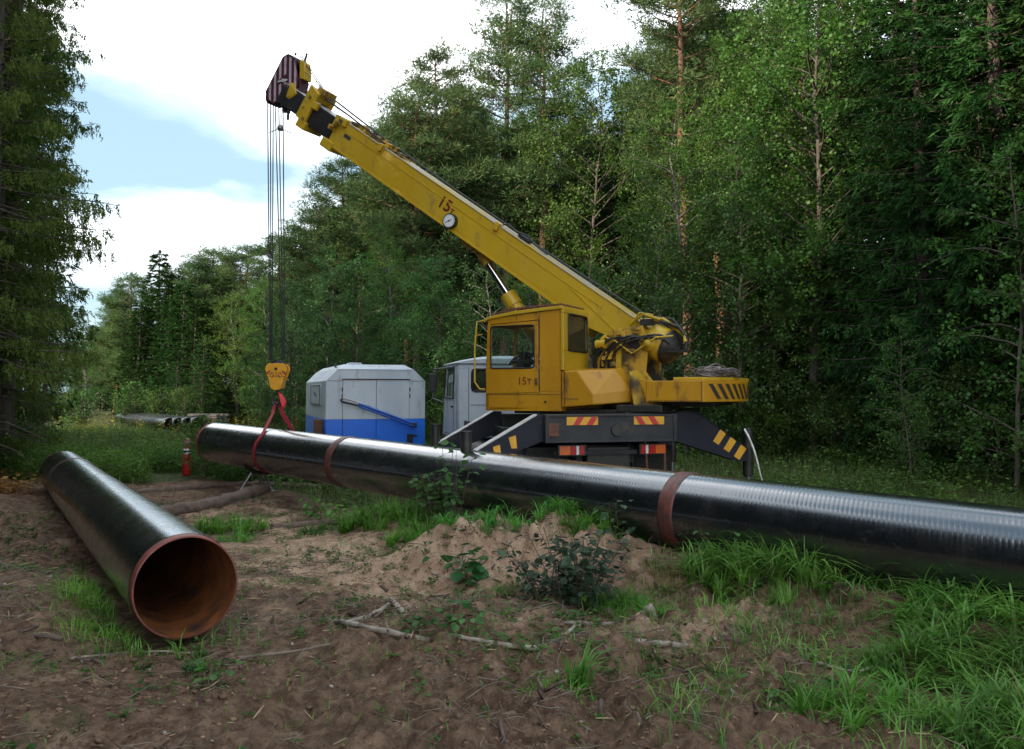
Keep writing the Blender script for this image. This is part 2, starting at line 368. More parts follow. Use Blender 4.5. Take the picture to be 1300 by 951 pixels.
# ------------------------------------------------------------------ array meshes (plants)
class QB:
    """quads gathered as numpy arrays"""
    def __init__(s): s.v = []; s.q = []; s.n = 0
    def add(s, v, q):
        s.v.append(np.asarray(v, dtype=np.float32)); s.q.append(np.asarray(q, dtype=np.int32) + s.n); s.n += len(v)
    def rhomb(s, P, D, U, Ln, W):
        """leaf shaped quads: base P, along D, width direction U"""
        P = np.asarray(P); Ln = np.asarray(Ln).reshape(-1, 1) * np.ones((len(P), 1)); W = np.asarray(W).reshape(-1, 1) * np.ones((len(P), 1))
        mid = P + D * Ln * .45
        v = np.stack([P, mid - U * W * .5, P + D * Ln, mid + U * W * .5], 1).reshape(-1, 3)
        s.add(v, np.arange(len(P) * 4).reshape(-1, 4))
    def blades(s, P, az, H, W, lean, seg=3):
        """curved grass blades"""
        n = len(P); out = np.stack([np.cos(az), np.sin(az), np.zeros(n)], 1); side = np.stack([-np.sin(az), np.cos(az), np.zeros(n)], 1)
        H = np.asarray(H).reshape(-1, 1) * np.ones((n, 1)); W = np.asarray(W).reshape(-1, 1) * np.ones((n, 1)); lean = np.asarray(lean).reshape(-1, 1) * np.ones((n, 1))
        rings = []
        for i in range(seg + 1):
            t = i / seg; c = P + out * H * lean * t * t + np.array([0, 0, 1]) * H * (t - .45 * lean * t * t * t)
            w = W * (1 - t ** 2 * .95) * .5
            rings += [c - side * w, c + side * w]
        v = np.stack(rings, 1).reshape(-1, 3); k = 2 * (seg + 1)
        b = np.arange(n).reshape(-1, 1, 1) * k
        q = np.array([[2 * i, 2 * i + 1, 2 * i + 3, 2 * i + 2] for i in range(seg)]).reshape(1, seg, 4)
        s.add(v, (b + q).reshape(-1, 4))
    def tube(s, pts, r, n=5):
        pts = np.asarray(pts, float); k = len(pts); r = np.ones(k) * np.asarray(r)
        d = np.gradient(pts, axis=0); d /= np.linalg.norm(d, axis=1, keepdims=True) + 1e-9
        ref = np.array([0, 0, 1.]) if abs(d[0][2]) < .8 else np.array([1., 0, 0])
        u = np.cross(d, ref); u /= np.linalg.norm(u, axis=1, keepdims=True) + 1e-9; w = np.cross(d, u)
        a = np.arange(n) * 2 * np.pi / n
        v = pts[:, None, :] + (u[:, None, :] * np.cos(a)[None, :, None] + w[:, None, :] * np.sin(a)[None, :, None]) * r[:, None, None]
        i = np.arange(k - 1)[:, None] * n; j = np.arange(n)[None, :]; j2 = (j + 1) % n
        q = np.stack([i + j, i + j2, i + n + j2, i + n + j], -1).reshape(-1, 4)
        s.add(v.reshape(-1, 3), q)
    def mesh(s, name, mat, smooth=False):
        v = np.concatenate(s.v); q = np.concatenate(s.q)
        me = bpy.data.meshes.new(name)
        me.vertices.add(len(v)); me.vertices.foreach_set('co', v.ravel().astype(np.float32))
        me.loops.add(q.size); me.loops.foreach_set('vertex_index', q.ravel().astype(np.int32))
        me.polygons.add(len(q)); me.polygons.foreach_set('loop_start', np.arange(0, q.size, 4, dtype=np.int32))
        me.polygons.foreach_set('loop_total', np.full(len(q), 4, dtype=np.int32))
        if smooth: me.polygons.foreach_set('use_smooth', np.ones(len(q), bool))
        me.update(calc_edges=True); me.materials.append(M[mat])
        return me
    def build(s, name, mat, parent=None, smooth=False):
        o = bpy.data.objects.new(name, s.mesh(name, mat, smooth)); col.objects.link(o); attach(o, parent)
        return o

def unit(a): return a / (np.linalg.norm(a, axis=-1, keepdims=True) + 1e-9)
def perp(D, rng):
    return unit(np.cross(D, rng.normal(size=D.shape)))

# ------------------------------------------------------------------ terrain
def hash2(ix, iy, seed):
    h = (ix.astype(np.int64) * 374761393 + iy.astype(np.int64) * 668265263 + seed * 974711) & 0x7fffffff
    h = ((h ^ (h >> 13)) * 1274126177) & 0x7fffffff
    return ((h ^ (h >> 16)) & 0xffff) / 65535.0
def vnoise(x, y, seed=0):
    ix = np.floor(x); iy = np.floor(y); fx = x - ix; fy = y - iy
    fx = fx * fx * (3 - 2 * fx); fy = fy * fy * (3 - 2 * fy)
    a = hash2(ix, iy, seed); b = hash2(ix + 1, iy, seed); c = hash2(ix, iy + 1, seed); d = hash2(ix + 1, iy + 1, seed)
    return (a * (1 - fx) + b * fx) * (1 - fy) + (c * (1 - fx) + d * fx) * fy - .5
def fbm(x, y, f, o=4, seed=0, g=.5):
    r = 0; a = 1.
    for i in range(o):
        r = r + a * vnoise(x * f, y * f, seed + i * 17); f *= 2.03; a *= g
    return r
PD = Vector((-.673, .739, .018)).normalized(); PC = Vector((1.73, 9.5, .725))      # long pipe: axis direction and the point at its second joint
PR = .41
def blob(x, y, cx, cy, rx, ry, ang=0., p=2.):
    c, s_ = math.cos(ang), math.sin(ang); u = (x - cx) * c + (y - cy) * s_; v = -(x - cx) * s_ + (y - cy) * c
    return np.exp(-((u / rx) ** 2 + (v / ry) ** 2) ** (p / 2))
def ground_z(x, y):
    x = np.asarray(x, float); y = np.asarray(y, float)
    near = np.clip(1 - (np.hypot(x, y - 9) - 9) / 14, 0, 1)
    z = fbm(x, y, .16, 3, 3) * .12 + fbm(x, y, .9, 4, 9, .55) * .13 * (.35 + .65 * near)
    rough = np.clip(fbm(x, y, .35, 2, 40) * 1.6 + .55 + .6 * blob(x, y, -4.6, 6.6, 1.8, 1.8), .15, 1.25)
    z = z + fbm(x, y, 4.0, 5, 21, .62) * .15 * near * rough - .10 * np.abs(fbm(x, y, 6.5, 3, 51, .6)) * near * rough
    # dirt mound with a broken face towards the clearing
    md = blob(x, y, .20, 9.95, 1.45, .90, -.25, 2.8)
    z = z + .38 * md + md * fbm(x, y, 3.2, 5, 77, .62) * .34 + md * (.09 - .22 * np.abs(fbm(x, y, 4.5, 3, 31, .55)))
    z = z + .26 * blob(x, y, -1.45, 12.1, 1.0, .7, -.5) + .20 * blob(x, y, 1.5, 8.9, .8, .4, -.8) + .30 * blob(x, y, 2.6, 8.1, 1.1, .5, -.75) + .22 * blob(x, y, 3.7, 6.7, 1.1, .6, -.7)
    z = z + .12 * blob(x, y, 1.0, 6.9, 1.2, .5, .1) + .15 * blob(x, y, -.6, 7.0, .7, .3, .2)
    z = z - .10 * blob(x, y, -.9, 9.2, 1.2, .5, 0) - .10 * blob(x, y, 1.9, 10.2, 1.4, .3, -.83)
    # spoil and ruts to the left of the short pipe
    z = z + .22 * blob(x, y, -5.2, 8.6, 1.6, .9, -.6) + .35 * blob(x, y, -9.6, 14.5, 2.0, 1.2, -.5)
    z = z - .12 * blob(x, y, -3.9, 8.6, .5, 2.2, .55)
    far = np.clip((np.hypot(x, y) - 60) / 120, 0, 1)
    return z + far * 1.5
def gz(x, y): return float(ground_z(np.array([x]), np.array([y]))[0])
def cover(x, y):
    """1 = grown over, 0 = bare earth"""
    x = np.asarray(x, float); y = np.asarray(y, float)
    side = (x - PC.x) * PD.y - (y - PC.y) * PD.x               # >0 on the far side of the long pipe
    m = np.clip((side - .1) / .8, 0, 1)
    m = np.maximum(m, np.clip((y - 18.6 - .7 * np.sin(x * .9)) / 1.4, 0, 1) * (x < -5.5))
    m = np.maximum(m, np.clip((-x - 13.5) / 2.5, 0, 1) * .6)
    return m
def terrain():
    def axis(segs):
        out = [segs[0][0]]
        for a, b, st in segs:
            k = max(1, int(round((b - a) / st))); out += list(np.linspace(a, b, k + 1)[1:])
        return np.array(out)
    xs = axis([(-260, -60, 12), (-60, -20, 2), (-20, -8, .25), (-8, 5.5, .048), (5.5, 20, .25), (20, 60, 2), (60, 260, 12)])
    ys = axis([(-120, -10, 10), (-10, 4, .7), (4, 12.5, .048), (12.5, 19, .085), (19, 34, .3), (34, 70, 1.5), (70, 420, 12)])
    X, Y = np.meshgrid(xs, ys); Z = ground_z(X, Y)
    v = np.stack([X, Y, Z], -1).reshape(-1, 3).astype(np.float32)
    nx, ny = len(xs), len(ys)
    i = np.arange(ny - 1)[:, None] * nx; j = np.arange(nx - 1)[None, :]
    q = np.stack([i + j, i + j + 1, i + nx + j + 1, i + nx + j], -1).reshape(-1, 4)
    b = QB(); b.add(v, q); o = b.build('ground', 'rust', None, True)
    me = o.data
    at_ = me.attributes.new('cover', 'FLOAT', 'POINT')
    at_.data.foreach_set('value', cover(X, Y).ravel().astype(np.float32))
    a2 = me.attributes.new('sand', 'FLOAT', 'POINT')
    sd = np.clip(blob(X, Y, -1.6, 10.4, 2.2, 1.7, -.3) * .85 + blob(X, Y, .2, 9.6, 1.1, .9) * .9 + blob(X, Y, -3.2, 13.5, 2.2, 2) * .7 + blob(X, Y, 1.2, 7.2, 1.6, .8) * .4, 0, 1)
    a2.data.foreach_set('value', sd.ravel().astype(np.float32))
    m = bpy.data.materials.new('earth'); m.use_nodes = True; t = m.node_tree; L = t.links.new
    p = t.nodes['Principled BSDF']; p.inputs['Roughness'].default_value = .95; p.inputs['Specular IOR Level'].default_value = .15
    tc = N(t, 'ShaderNodeTexCoord')
    def noise(s, d=6, r=.6):
        n = N(t, 'ShaderNodeTexNoise'); n.inputs['Scale'].default_value = s; n.inputs['Detail'].default_value = d; n.inputs['Roughness'].default_value = r
        L(tc.outputs['Object'], n.inputs['Vector']); return n.outputs['Fac']
    def rng(f, lo, hi, a=0., b=1.):
        r = N(t, 'ShaderNodeMapRange'); 
        for k, vv in zip(('From Min', 'From Max', 'To Min', 'To Max'), (lo, hi, a, b)): r.inputs[k].default_value = vv
        L(f, r.inputs[0]); return r.outputs[0]
    def mix(f, a, b):
        x = N(t, 'ShaderNodeMix', data_type='RGBA'); L(f, x.inputs[0])
        for s, vv in ((6, a), (7, b)):
            if isinstance(vv, tuple): x.inputs[s].default_value = (*vv, 1)
            else: L(vv, x.inputs[s])
        return x.outputs[2]
    humus = mix(rng(noise(9), .38, .66), (.100, .060, .040), (.245, .155, .104))
    sand = mix(rng(noise(5), .35, .65), (.36, .225, .148), (.54, .375, .260))
    at1 = N(t, 'ShaderNodeAttribute', attribute_name='sand'); at2 = N(t, 'ShaderNodeAttribute', attribute_name='cover')
    add = N(t, 'ShaderNodeMath', operation='ADD'); L(at1.outputs['Fac'], add.inputs[0]); L(rng(noise(1.7, 8, .68), .3, .7, -.6, .6), add.inputs[1])
    dirt = mix(rng(add.outputs[0], .22, .75), humus, sand)
    dirt = mix(rng(noise(14, 6, .7), .52, .64, 0, .6), dirt, (.085, .048, .032))
    dirt = mix(rng(noise(40, 3), .58, .68, 0, .6), dirt, (.045, .028, .02))
    dirt = mix(rng(noise(70, 2), .66, .74, 0, .6), dirt, (.40, .33, .27))
    dirt = mix(rng(noise(1.6, 5), .60, .70, 0, .4), dirt, (.060, .075, .026))
    grown = mix(rng(noise(6), .35, .65), (.030, .042, .014), (.075, .080, .030))
    a3 = N(t, 'ShaderNodeMath', operation='ADD'); L(at2.outputs['Fac'], a3.inputs[0]); L(rng(noise(1.3), .3, .7, -.3, .3), a3.inputs[1])
    L(mix(rng(a3.outputs[0], .35, .65), dirt, grown), p.inputs['Base Color'])
    bp = N(t, 'ShaderNodeBump'); bp.inputs['Strength'].default_value = 1.0; bp.inputs['Distance'].default_value = .045
    L(noise(26, 8, .7), bp.inputs['Height']); L(bp.outputs[0], p.inputs['Normal'])
    me.materials.clear(); me.materials.append(m)
    return tag(o, kind='structure')
terrain()

# ------------------------------------------------------------------ steel pipes with wrapped coating
def pipe_material():
    m = bpy.data.materials.new('pipe_coating'); m.use_nodes = True; t = m.node_tree; L = t.links.new
    p = t.nodes['Principled BSDF']; p.inputs['Specular IOR Level'].default_value = 1.0; p.inputs['Specular Tint'].default_value = (.72, .82, 1, 1); p.inputs['Coat Weight'].default_value = 1.0; p.inputs['Coat Roughness'].default_value = .15; p.inputs['Coat IOR'].default_value = 1.85
    tc = N(t, 'ShaderNodeTexCoord')
    def noise(s, d=6, r=.6, sc=(1, 1, 1)):
        mp = N(t, 'ShaderNodeMapping'); mp.inputs['Scale'].default_value = sc; L(tc.outputs['Object'], mp.inputs[0])
        n = N(t, 'ShaderNodeTexNoise'); n.inputs['Scale'].default_value = s; n.inputs['Detail'].default_value = d; n.inputs['Roughness'].default_value = r
        L(mp.outputs[0], n.inputs['Vector']); return n.outputs['Fac']
    def rng(f, lo, hi, a=0., b=1.):
        r = N(t, 'ShaderNodeMapRange')
        for k, vv in zip(('From Min', 'From Max', 'To Min', 'To Max'), (lo, hi, a, b)): r.inputs[k].default_value = vv
        L(f, r.inputs[0]); return r.outputs[0]
    x = N(t, 'ShaderNodeMix', data_type='RGBA'); L(rng(noise(2.2), .56, .76, 0, .45), x.inputs[0])
    x.inputs[6].default_value = (.0065, .0065, .0085, 1); x.inputs[7].default_value = (.045, .038, .034, 1)
    x2 = N(t, 'ShaderNodeMix', data_type='RGBA'); L(rng(noise(9, 7, .75, (1, 1, 2.5)), .60, .74, 0, .42), x2.inputs[0])
    L(x.outputs[2], x2.inputs[6]); x2.inputs[7].default_value = (.16, .14, .13, 1)
    L(x2.outputs[2], p.inputs['Base Color'])
    L(rng(noise(3.5, 6, .65), .35, .7, .20, .38), p.inputs['Roughness'])
    b = N(t, 'ShaderNodeBump'); b.inputs['Strength'].default_value = .22; b.inputs['Distance'].default_value = .006
    L(noise(14, 6, .6), b.inputs['Height']); L(b.outputs[0], p.inputs['Normal'])
    return m
M['pipe'] = pipe_material()
M['pipe_inside'] = material('pipe_inside', (.25, .080, .020), (.13, .045, .016), .6, nscale=5, c3=(.045, .026, .018), c3scale=4, c3_lo=.50, c3_hi=.68, bump=.35, bscale=14)
M['pipe_edge'] = material('pipe_edge', (.24, .060, .045), (.14, .040, .032), .6, nscale=9, bump=.2)
M['joint_red'] = material('joint_red', (.17, .045, .034), (.085, .032, .028), .5, nscale=7, c3=(.045, .035, .033), c3scale=9, c3_lo=.46, c3_hi=.66, bump=.15)
M['joint_dark'] = material('joint_dark', (.085, .045, .045), (.045, .032, .034), .42, nscale=6, bump=.15)

def pipe_frame(d):
    d = Vector(d).normalized(); s = d.cross(Vector((0, 0, 1))).normalized(); u = s.cross(d)
    return d, s, u
def wrapped(name, C, d, t0, t1, r, parent, pitch=.055, ridge=.0022, n=72, slope=.22, mat='pipe', label=None, pts=4):
    """outer skin from t0 to t1: a coating wound on in overlapping turns, each turn a real step"""
    d, s, u = pipe_frame(d); C = Vector(C)
    k = int((t1 - t0) / pitch); T = []
    for i in range(k):
        a = t0 + (t1 - t0) * i / k; w = (t1 - t0) / k
        jit = .8 + .4 * random.random()
        T += [(a, 0), (a + w * .12, ridge * jit), (a + w * .88, ridge * .25 * jit)] if pts > 2 else [(a, 0), (a + w * .5, ridge * jit)]
    T.append((t1, 0)); T = np.array(T)
    ang = np.arange(n) * 2 * np.pi / n
    tt = T[:, :1] + slope * r * np.cos(ang)[None, :] * np.clip(np.minimum(T[:, :1] - t0, t1 - T[:, :1]) / .4, 0, 1)
    rr = r + T[:, 1:2] + 0 * ang[None, :]
    rr = rr + .0012 * np.sin(T[:, :1] * 2.1 + 2 * ang[None, :])
    P = np.array(C)[None, None] + tt[..., None] * np.array(d) + rr[..., None] * (np.cos(ang)[None, :, None] * np.array(s) + np.sin(ang)[None, :, None] * np.array(u))
    i = np.arange(len(T) - 1)[:, None] * n; j = np.arange(n)[None, :]; j2 = (j + 1) % n
    q = np.stack([i + j, i + j2, i + n + j2, i + n + j], -1).reshape(-1, 4)
    b = QB(); b.add(P.reshape(-1, 3), q)
    return b.build(name, mat, parent, True)

def make_pipe(label, C, d, t0, t1, joints, joint_mats, r=PR, open_end=None, loc=None, **kw):
    root = thing('steel_pipe', label, 'pipe', loc or C, 'long coated steel pipes')
    d, s, u = pipe_frame(d); C = Vector(C)
    segs = []; a = t0
    for jt in joints: segs.append((a, jt - .085)); a = jt + .085
    segs.append((a, t1))
    for i, (x, y) in enumerate(segs):
        x2 = x + (.13 if i == 0 else 0); y2 = y - (.13 if i == len(segs) - 1 else 0)
        wrapped('coating', C, d, x2, y2, r, root, **kw)
    for jt, jm in zip(joints, joint_mats):
        MB().lathe([(-.095, r - .003), (-.09, r + .006), (-.06, r + .008), (-.012, r + .009), (0, r + .013), (.012, r + .009), (.06, r + .008), (.09, r + .006), (.095, r - .003)], C + d * jt, d, 72).build('joint_sleeve', jm, root)
    for e, sg in ((t0, 1), (t1, -1)):
        MB().lathe([(0, r - .018), (0, r - .006), (sg * .012, r - .004), (sg * .128, r - .003), (sg * .135, r - .012)], C + d * e, d, 72).build('bare_end', 'pipe_edge', root, 0)
    MB().lathe([(t0 + .001, r - .019), (t0 + 1, r - .020), (t1 - 1, r - .020), (t1 - .001, r - .019)], C, d, 72).build('bore', 'pipe_inside', root)
    return root
# short pipe lying on the left, its open end towards the clearing
C1 = Vector((-2.61, 7.05, .435)); D1 = Vector((-6.30, 10.25, -.02)).normalized()
make_pipe('black steel pipe lying on the bare earth at left, open orange mouth facing the viewer', C1, D1, 0, 12.0, [9.6], ['joint_dark'],
          pitch=.05, ridge=.0011, slope=.06, loc=(C1.x, C1.y, gz(C1.x, C1.y)))
# grease bands scraped round it
make2 = make_pipe('long black ribbed steel pipe hung in a red sling and crossing the clearing', PC, PD, -8.4, 11.85, [-.22, 6.55], ['joint_red', 'joint_red'],
          pitch=.044, ridge=.0009, slope=.30, loc=(PC.x, PC.y, gz(PC.x, PC.y)))

# ------------------------------------------------------------------ truck crane
TS = Vector((.98, 14.3, 0)); TA = R_(27)
SUP = Matrix(((-math.cos(TA), -math.sin(TA), 0, TS.x), (math.sin(TA), -math.cos(TA), 0, TS.y), (0, 0, 1, 0), (0, 0, 0, 1)))   # x along the boom, y to the operator's left
TH = R_(14); hx, hy = -math.sin(TH), math.cos(TH)
TRK = Matrix(((hy, hx, 0, TS.x - 1.9 * hx), (-hx, hy, 0, TS.y - 1.9 * hy), (0, 0, 1, 0), (0, 0, 0, 1)))                       # x to the right of the truck, y forward
TG = .10
crane = thing('crane_truck', 'yellow truck crane with raised boom and grey driving cab, standing behind the long pipe', 'crane truck', (TS.x, TS.y, TG))
def S(): return MB(SUP)
def K(): return MB(TRK)

# --- carrier
K().box(-.45, -.35, .3, 7.2, .95, 1.22).box(.35, .45, .3, 7.2, .95, 1.22).box(-.35, .35, 1.0, 1.2, .98, 1.18).box(-.35, .35, 3.4, 3.6, .98, 1.18).box(-.35, .35, 5.2, 5.4, .98, 1.18).build('chassis_frame', 'chassis', crane, .008)
rb = K().box(-1.03, .90, -.16, .22, 1.30, 1.665).box(-1.05, .92, -.175, .235, 1.645, 1.675).box(-1.05, .92, -.175, .235, 1.285, 1.31) \
    .box(-1.05, -1.0, -.18, .24, 1.285, 1.675).box(.86, .92, -.18, .24, 1.285, 1.675).build('rear_beam', 'chassis', crane, .006)
K().cyl((.0, -.16, 1.46), (.0, -.20, 1.46), .085, n=20).build('tow_boss', 'grease_black', rb, .004)
K().box(-1.0, -.86, -.178, -.168, 1.38, 1.56).build('recess_plate', 'rust', rb)
for x0 in (-.74, .26):
    pn = K().box(x0, x0 + .46, -.170, -.162, 1.53, 1.645).build('reflector_panel', 'stripe_yellow', rb)
    for k in range(2):
        a = x0 + .09 + k * .20; sk = .075 if x0 < 0 else -.075
        MB(TRK).prism([(a, 1.532), (a + .09, 1.532), (a + .09 + sk, 1.643), (a + sk, 1.643)], 'y', -.1745, -.1695).build('red_stripe', 'stripe_red', pn)
# hazard stripes are flat bars on the outrigger arms
def arm(sgn, v, name='outrigger_arm', stripes=True):
    x0, x1 = (.88, 2.16) if sgn > 0 else (-1.0, -2.12)
    dx = x1 - x0
    prof = [(x0, 1.30), (x0, 1.665), (x0 + dx * .18, 1.70), (x0 + dx * .36, 1.66), (x0 + dx * .97, 1.13), (x0 + dx * .97, .96), (x0 + dx * .80, .98)]
    if sgn < 0: prof = [(x0, 1.32), (x0, 1.66), (x0 + dx * .12, 1.665), (x0 + dx * .97, 1.13), (x0 + dx * .97, .96), (x0 + dx * .72, 1.02)]
    a = MB(TRK).prism(prof, 'y', v - .09, v + .09).build(name, 'arm_navy', crane, .006)
    e = MB(TRK)
    top = prof[1:5] if sgn > 0 else prof[2:4]
    for p, q in zip(top[:-1], top[1:]):
        e.hexa([(p[0], v - .10, p[1] + .002), (p[0], v + .10, p[1] + .002), (q[0], v + .10, q[1] + .002), (q[0], v - .10, q[1] + .002)],
               [(p[0], v - .10, p[1] + .016), (p[0], v + .10, p[1] + .016), (q[0], v + .10, q[1] + .016), (q[0], v - .10, q[1] + .016)])
    e.build('top_flange', 'white_edge' if sgn < 0 else 'arm_navy', a)  # left arms: white stands in for light along the top edge
    if stripes:
        for k in range(3 if sgn > 0 else 2):
            t = (.60 + .13 * k) if sgn > 0 else (.52 + .20 * k)
            xm = x0 + dx * t; zt = (1.66 + (1.13 - 1.66) * (t - .36) / .61) if sgn > 0 else (1.665 + (1.13 - 1.665) * (t - .12) / .85)
            h = .16 if sgn > 0 else .20; w = .085 if sgn > 0 else .10
            if sgn > 0: pl = [(xm - .10, zt - h - .02), (xm - .10 + w, zt - h - .075), (xm + .02 + w, zt - .075), (xm + .02, zt - .005)]
            else: pl = [(xm + .04, zt - .05), (xm + .04 + w, zt - .02), (xm + w - .14 + .2, zt - h), (xm - .12 + .2, zt - h)]
            MB(TRK).prism(pl, 'y', v - .098, v - .0925).build('yellow_stripe', 'stripe_yellow', a)
    jx = x0 + dx
    j = MB(TRK).cyl((jx, v, .74), (jx, v, 1.44), .078, n=18).cyl((jx, v, 1.44), (jx, v, 1.455), .088, n=18).build('jack_cylinder', 'grease_black', a)
    MB(TRK).cyl((jx, v, TG + .10), (jx, v, .76), .042, n=14).build('jack_rod', 'steel', j)
    MB(TRK).cyl((jx, v, TG + .02), (jx, v, TG + .06), .20, n=20).cyl((jx, v, TG + .06), (jx, v, TG + .14), .07, n=16).build('foot_plate', 'chassis', j)
    return a
arm(1, .05); arm(-1, .05); arm(-1, 2.75, stripes=False); arm(1, 2.75, stripes=False)
K().box(-1.02, 1.02, 2.58, 2.92, 1.30, 1.62).build('front_beam', 'chassis', crane, .008)
# tail lights
for x0, order in ((-.80, (('lamp_orange', 0, .16), ('lamp_red', .165, .24), ('lamp_white', .245, .285), ('lamp_red', .29, .36))), (.42, (('lamp_red', 0, .07), ('lamp_white', .075, .115), ('lamp_red', .12, .22), ('lamp_orange', .225, .38)))):
    h = K().box(x0 - .02, x0 + .40, -.02, .06, 1.09, 1.25).build('tail_light', 'plastic_black', crane, .006)
    for m_, a, b in order: K().box(x0 + a, x0 + b, -.032, -.015, 1.108, 1.232).build('lens', m_, h, .003)
K().box(-.85, .85, .06, .10, 1.10, 1.16).build('lamp_bar', 'chassis', crane)
for sx in (-1, 1):      # wheels
    for v, xs in ((1.35, (.66, 1.0)), (5.95, (.98,))):
        for xx in xs:
            w = MB(TRK).lathe([(-.13, .30), (-.14, .36), (-.13, .47), (-.09, .505), (.09, .505), (.13, .47), (.14, .36), (.13, .30)], (sx * xx, v, TG + .52), (1, 0, 0), 36).build('wheel', 'rubber', crane)
            MB(TRK).lathe([(-.12, .30), (-.02, .26), (.0, .10), (.04, .09), (.04, 0)], (sx * xx, v, TG + .52), (sx, 0, 0), 24).build('rim', 'steel', w)
    fd = MB(TRK)
    arc = [(1.35 + .66 * math.cos(a), TG + .52 + .66 * math.sin(a)) for a in np.linspace(R_(-5), R_(185), 14)]
    for p, q in zip(arc[:-1], arc[1:]):
        fd.hexa([(sx * .48, p[0], p[1]), (sx * 1.16, p[0], p[1]), (sx * 1.16, q[0], q[1]), (sx * .48, q[0], q[1])],
                [(sx * .48, p[0], p[1] + .012), (sx * 1.16, p[0], p[1] + .012), (sx * 1.16, q[0], q[1] + .012), (sx * .48, q[0], q[1] + .012)])
    fd.build('mudguard', 'chassis', crane)
    MB(TRK).box(sx * .5, sx * 1.14, .52, .54, .50, 1.18).build('mud_flap', 'rubber', crane)
K().cyl((-1.0, 1.35, TG + .52), (1.0, 1.35, TG + .52), .09, n=14).lathe([(-.2, .1), (-.1, .2), (.1, .2), (.2, .1)], (0, 1.35, TG + .52), (1, 0, 0), 20).build('rear_axle', 'grease_black', crane)
K().box(-.33, .33, .16, .5, .62, 1.2).box(-.5, .4, .1, .3, .60, .78).build('rear_cross_member', 'grease_black', crane, .01)
K().box(.50, .80, -.1, .12, .62, .66).cyl((.66, 0, TG + .05), (.66, 0, .62), .05, n=12).cyl((.52, -.05, .64), (.50, .0, 1.28), .018).cyl((.78, -.05, .64), (.80, .0, 1.28), .018).build('rear_step', 'rust', crane, .004)
K().box(-1.12, 1.12, .5, 5.35, 1.34, 1.40).box(-1.14, -1.1, .5, 5.35, 1.24, 1.42).box(1.1, 1.14, .5, 5.35, 1.24, 1.42).build('deck', 'chassis', crane, .006)
K().lathe([(-.55, 0), (-.55, .24), (-.5, .27), (.5, .27), (.55, .24), (.55, 0)], (-.98, 4.0, .82), (0, 1, 0), 24).build('fuel_tank', 'chassis', crane)
K().box(-.98, -.40, 3.9, 4.05, 1.42, 1.50).build('boom_rest_bar', 'cab_yellow', crane, .01)

# --- driving cab
def slab(T, corners, hole, n_in, th):
    """flat wall with a window opening: corners and hole are 4 points each in the same order"""
    b = MB(T); n_ = Vector(n_in) * th
    c = [Vector(p) for p in corners]; h = [Vector(p) for p in hole]
    for i in range(4):
        j = (i + 1) % 4
        b.hexa([c[i], c[j], h[j], h[i]], [c[i] + n_, c[j] + n_, h[j] + n_, h[i] + n_])
    return b
def rounded_ring(T, rect, plane_axis, c, out, w, name, mat, parent, r=.06, depth=.03):
    """rubber frame round an opening; rect (u0,u1,v0,v1)"""
    u0, u1, v0, v1 = rect; pts = []
    for cx, cy, a0 in ((u1 - r, v1 - r, 0), (u0 + r, v1 - r, 90), (u0 + r, v0 + r, 180), (u1 - r, v0 + r, 270)):
        for k in range(5):
            a = R_(a0 + k * 22.5); pts.append((cx + r * math.cos(a), cy + r * math.sin(a)))
    def mk(p): return (p[0], c, p[1]) if plane_axis == 'y' else (c, p[0], p[1])
    P = [mk(p) for p in pts]; P.append(P[0]); P.append(P[1])
    return MB(T).tube(P, w, 6, False).build(name, mat, parent)
cabc = K()
b0, b1, zb, zr = 5.65, 7.55, 1.05, 2.60
# walls: left with door glass, rear with a rounded window, front, right
wall_l = slab(TRK, [(-1.2, b0, zb), (-1.2, b1, zb), (-1.16, b1 - .12, zr), (-1.16, b0, zr)], [(-1.19, b0 + .62, 1.88), (-1.19, b1 - .22, 1.88), (-1.17, b1 - .32, 2.50), (-1.17, b0 + .62, 2.50)], (1, 0, 0), .05)
body = wall_l
for part in (slab(TRK, [(1.2, b0, zb), (1.2, b1, zb), (1.16, b1 - .12, zr), (1.16, b0, zr)], [(1.19, b0 + .62, 1.88), (1.19, b1 - .22, 1.88), (1.17, b1 - .32, 2.50), (1.17, b0 + .62, 2.50)], (-1, 0, 0), .05),
             slab(TRK, [(-1.2, b1, zb), (1.2, b1, zb), (1.16, b1 - .12, zr), (-1.16, b1 - .12, zr)], [(-1.1, b1 - .055, 1.80), (1.1, b1 - .055, 1.80), (1.06, b1 - .11, 2.46), (-1.06, b1 - .11, 2.46)], (0, -1, 0), .05)):
    body.v += part.v; n0 = len(body.v) - len(part.v); body.f += [[i + n0 for i in f] for f in part.f]; body.sm += part.sm
rear = MB(TRK)
wx = [(-.93, -.22), (.22, .93)]
zz = (2.0, 2.45)
rear.box(-1.2, 1.2, b0 - .05, b0, zb, zz[0]).box(-1.2, 1.2, b0 - .05, b0, zz[1], zr).box(-1.2, wx[0][0], b0 - .05, b0, zz[0], zz[1]).box(wx[0][1], wx[1][0], b0 - .05, b0, zz[0], zz[1]).box(wx[1][1], 1.2, b0 - .05, b0, zz[0], zz[1])
n0 = len(body.v); body.v += rear.v; body.f += [[i + n0 for i in f] for f in rear.f]; body.sm += rear.sm
body.box(-1.15, 1.15, b0, b1 - .06, zb, zb + .05)
cab = body.build('carrier_cab', 'cab_grey', crane, .012)
ro = MB(TRK); roof = []
for k in range(13):
    a = -1 + 2 * k / 12; roof.append((1.19 * a, zr + .005 + .13 * (1 - abs(a) ** 3.2)))
rp = [(x, z) for x, z in roof] + [(1.19, zr - .03), (-1.19, zr - .03)]
b = MB(TRK)
ys = [b0 - .07, b0 + .1, b0 + 1.0, b1 - .25, b1 - .02]; sc = [.55, 1., 1., .9, .35]
ring = []
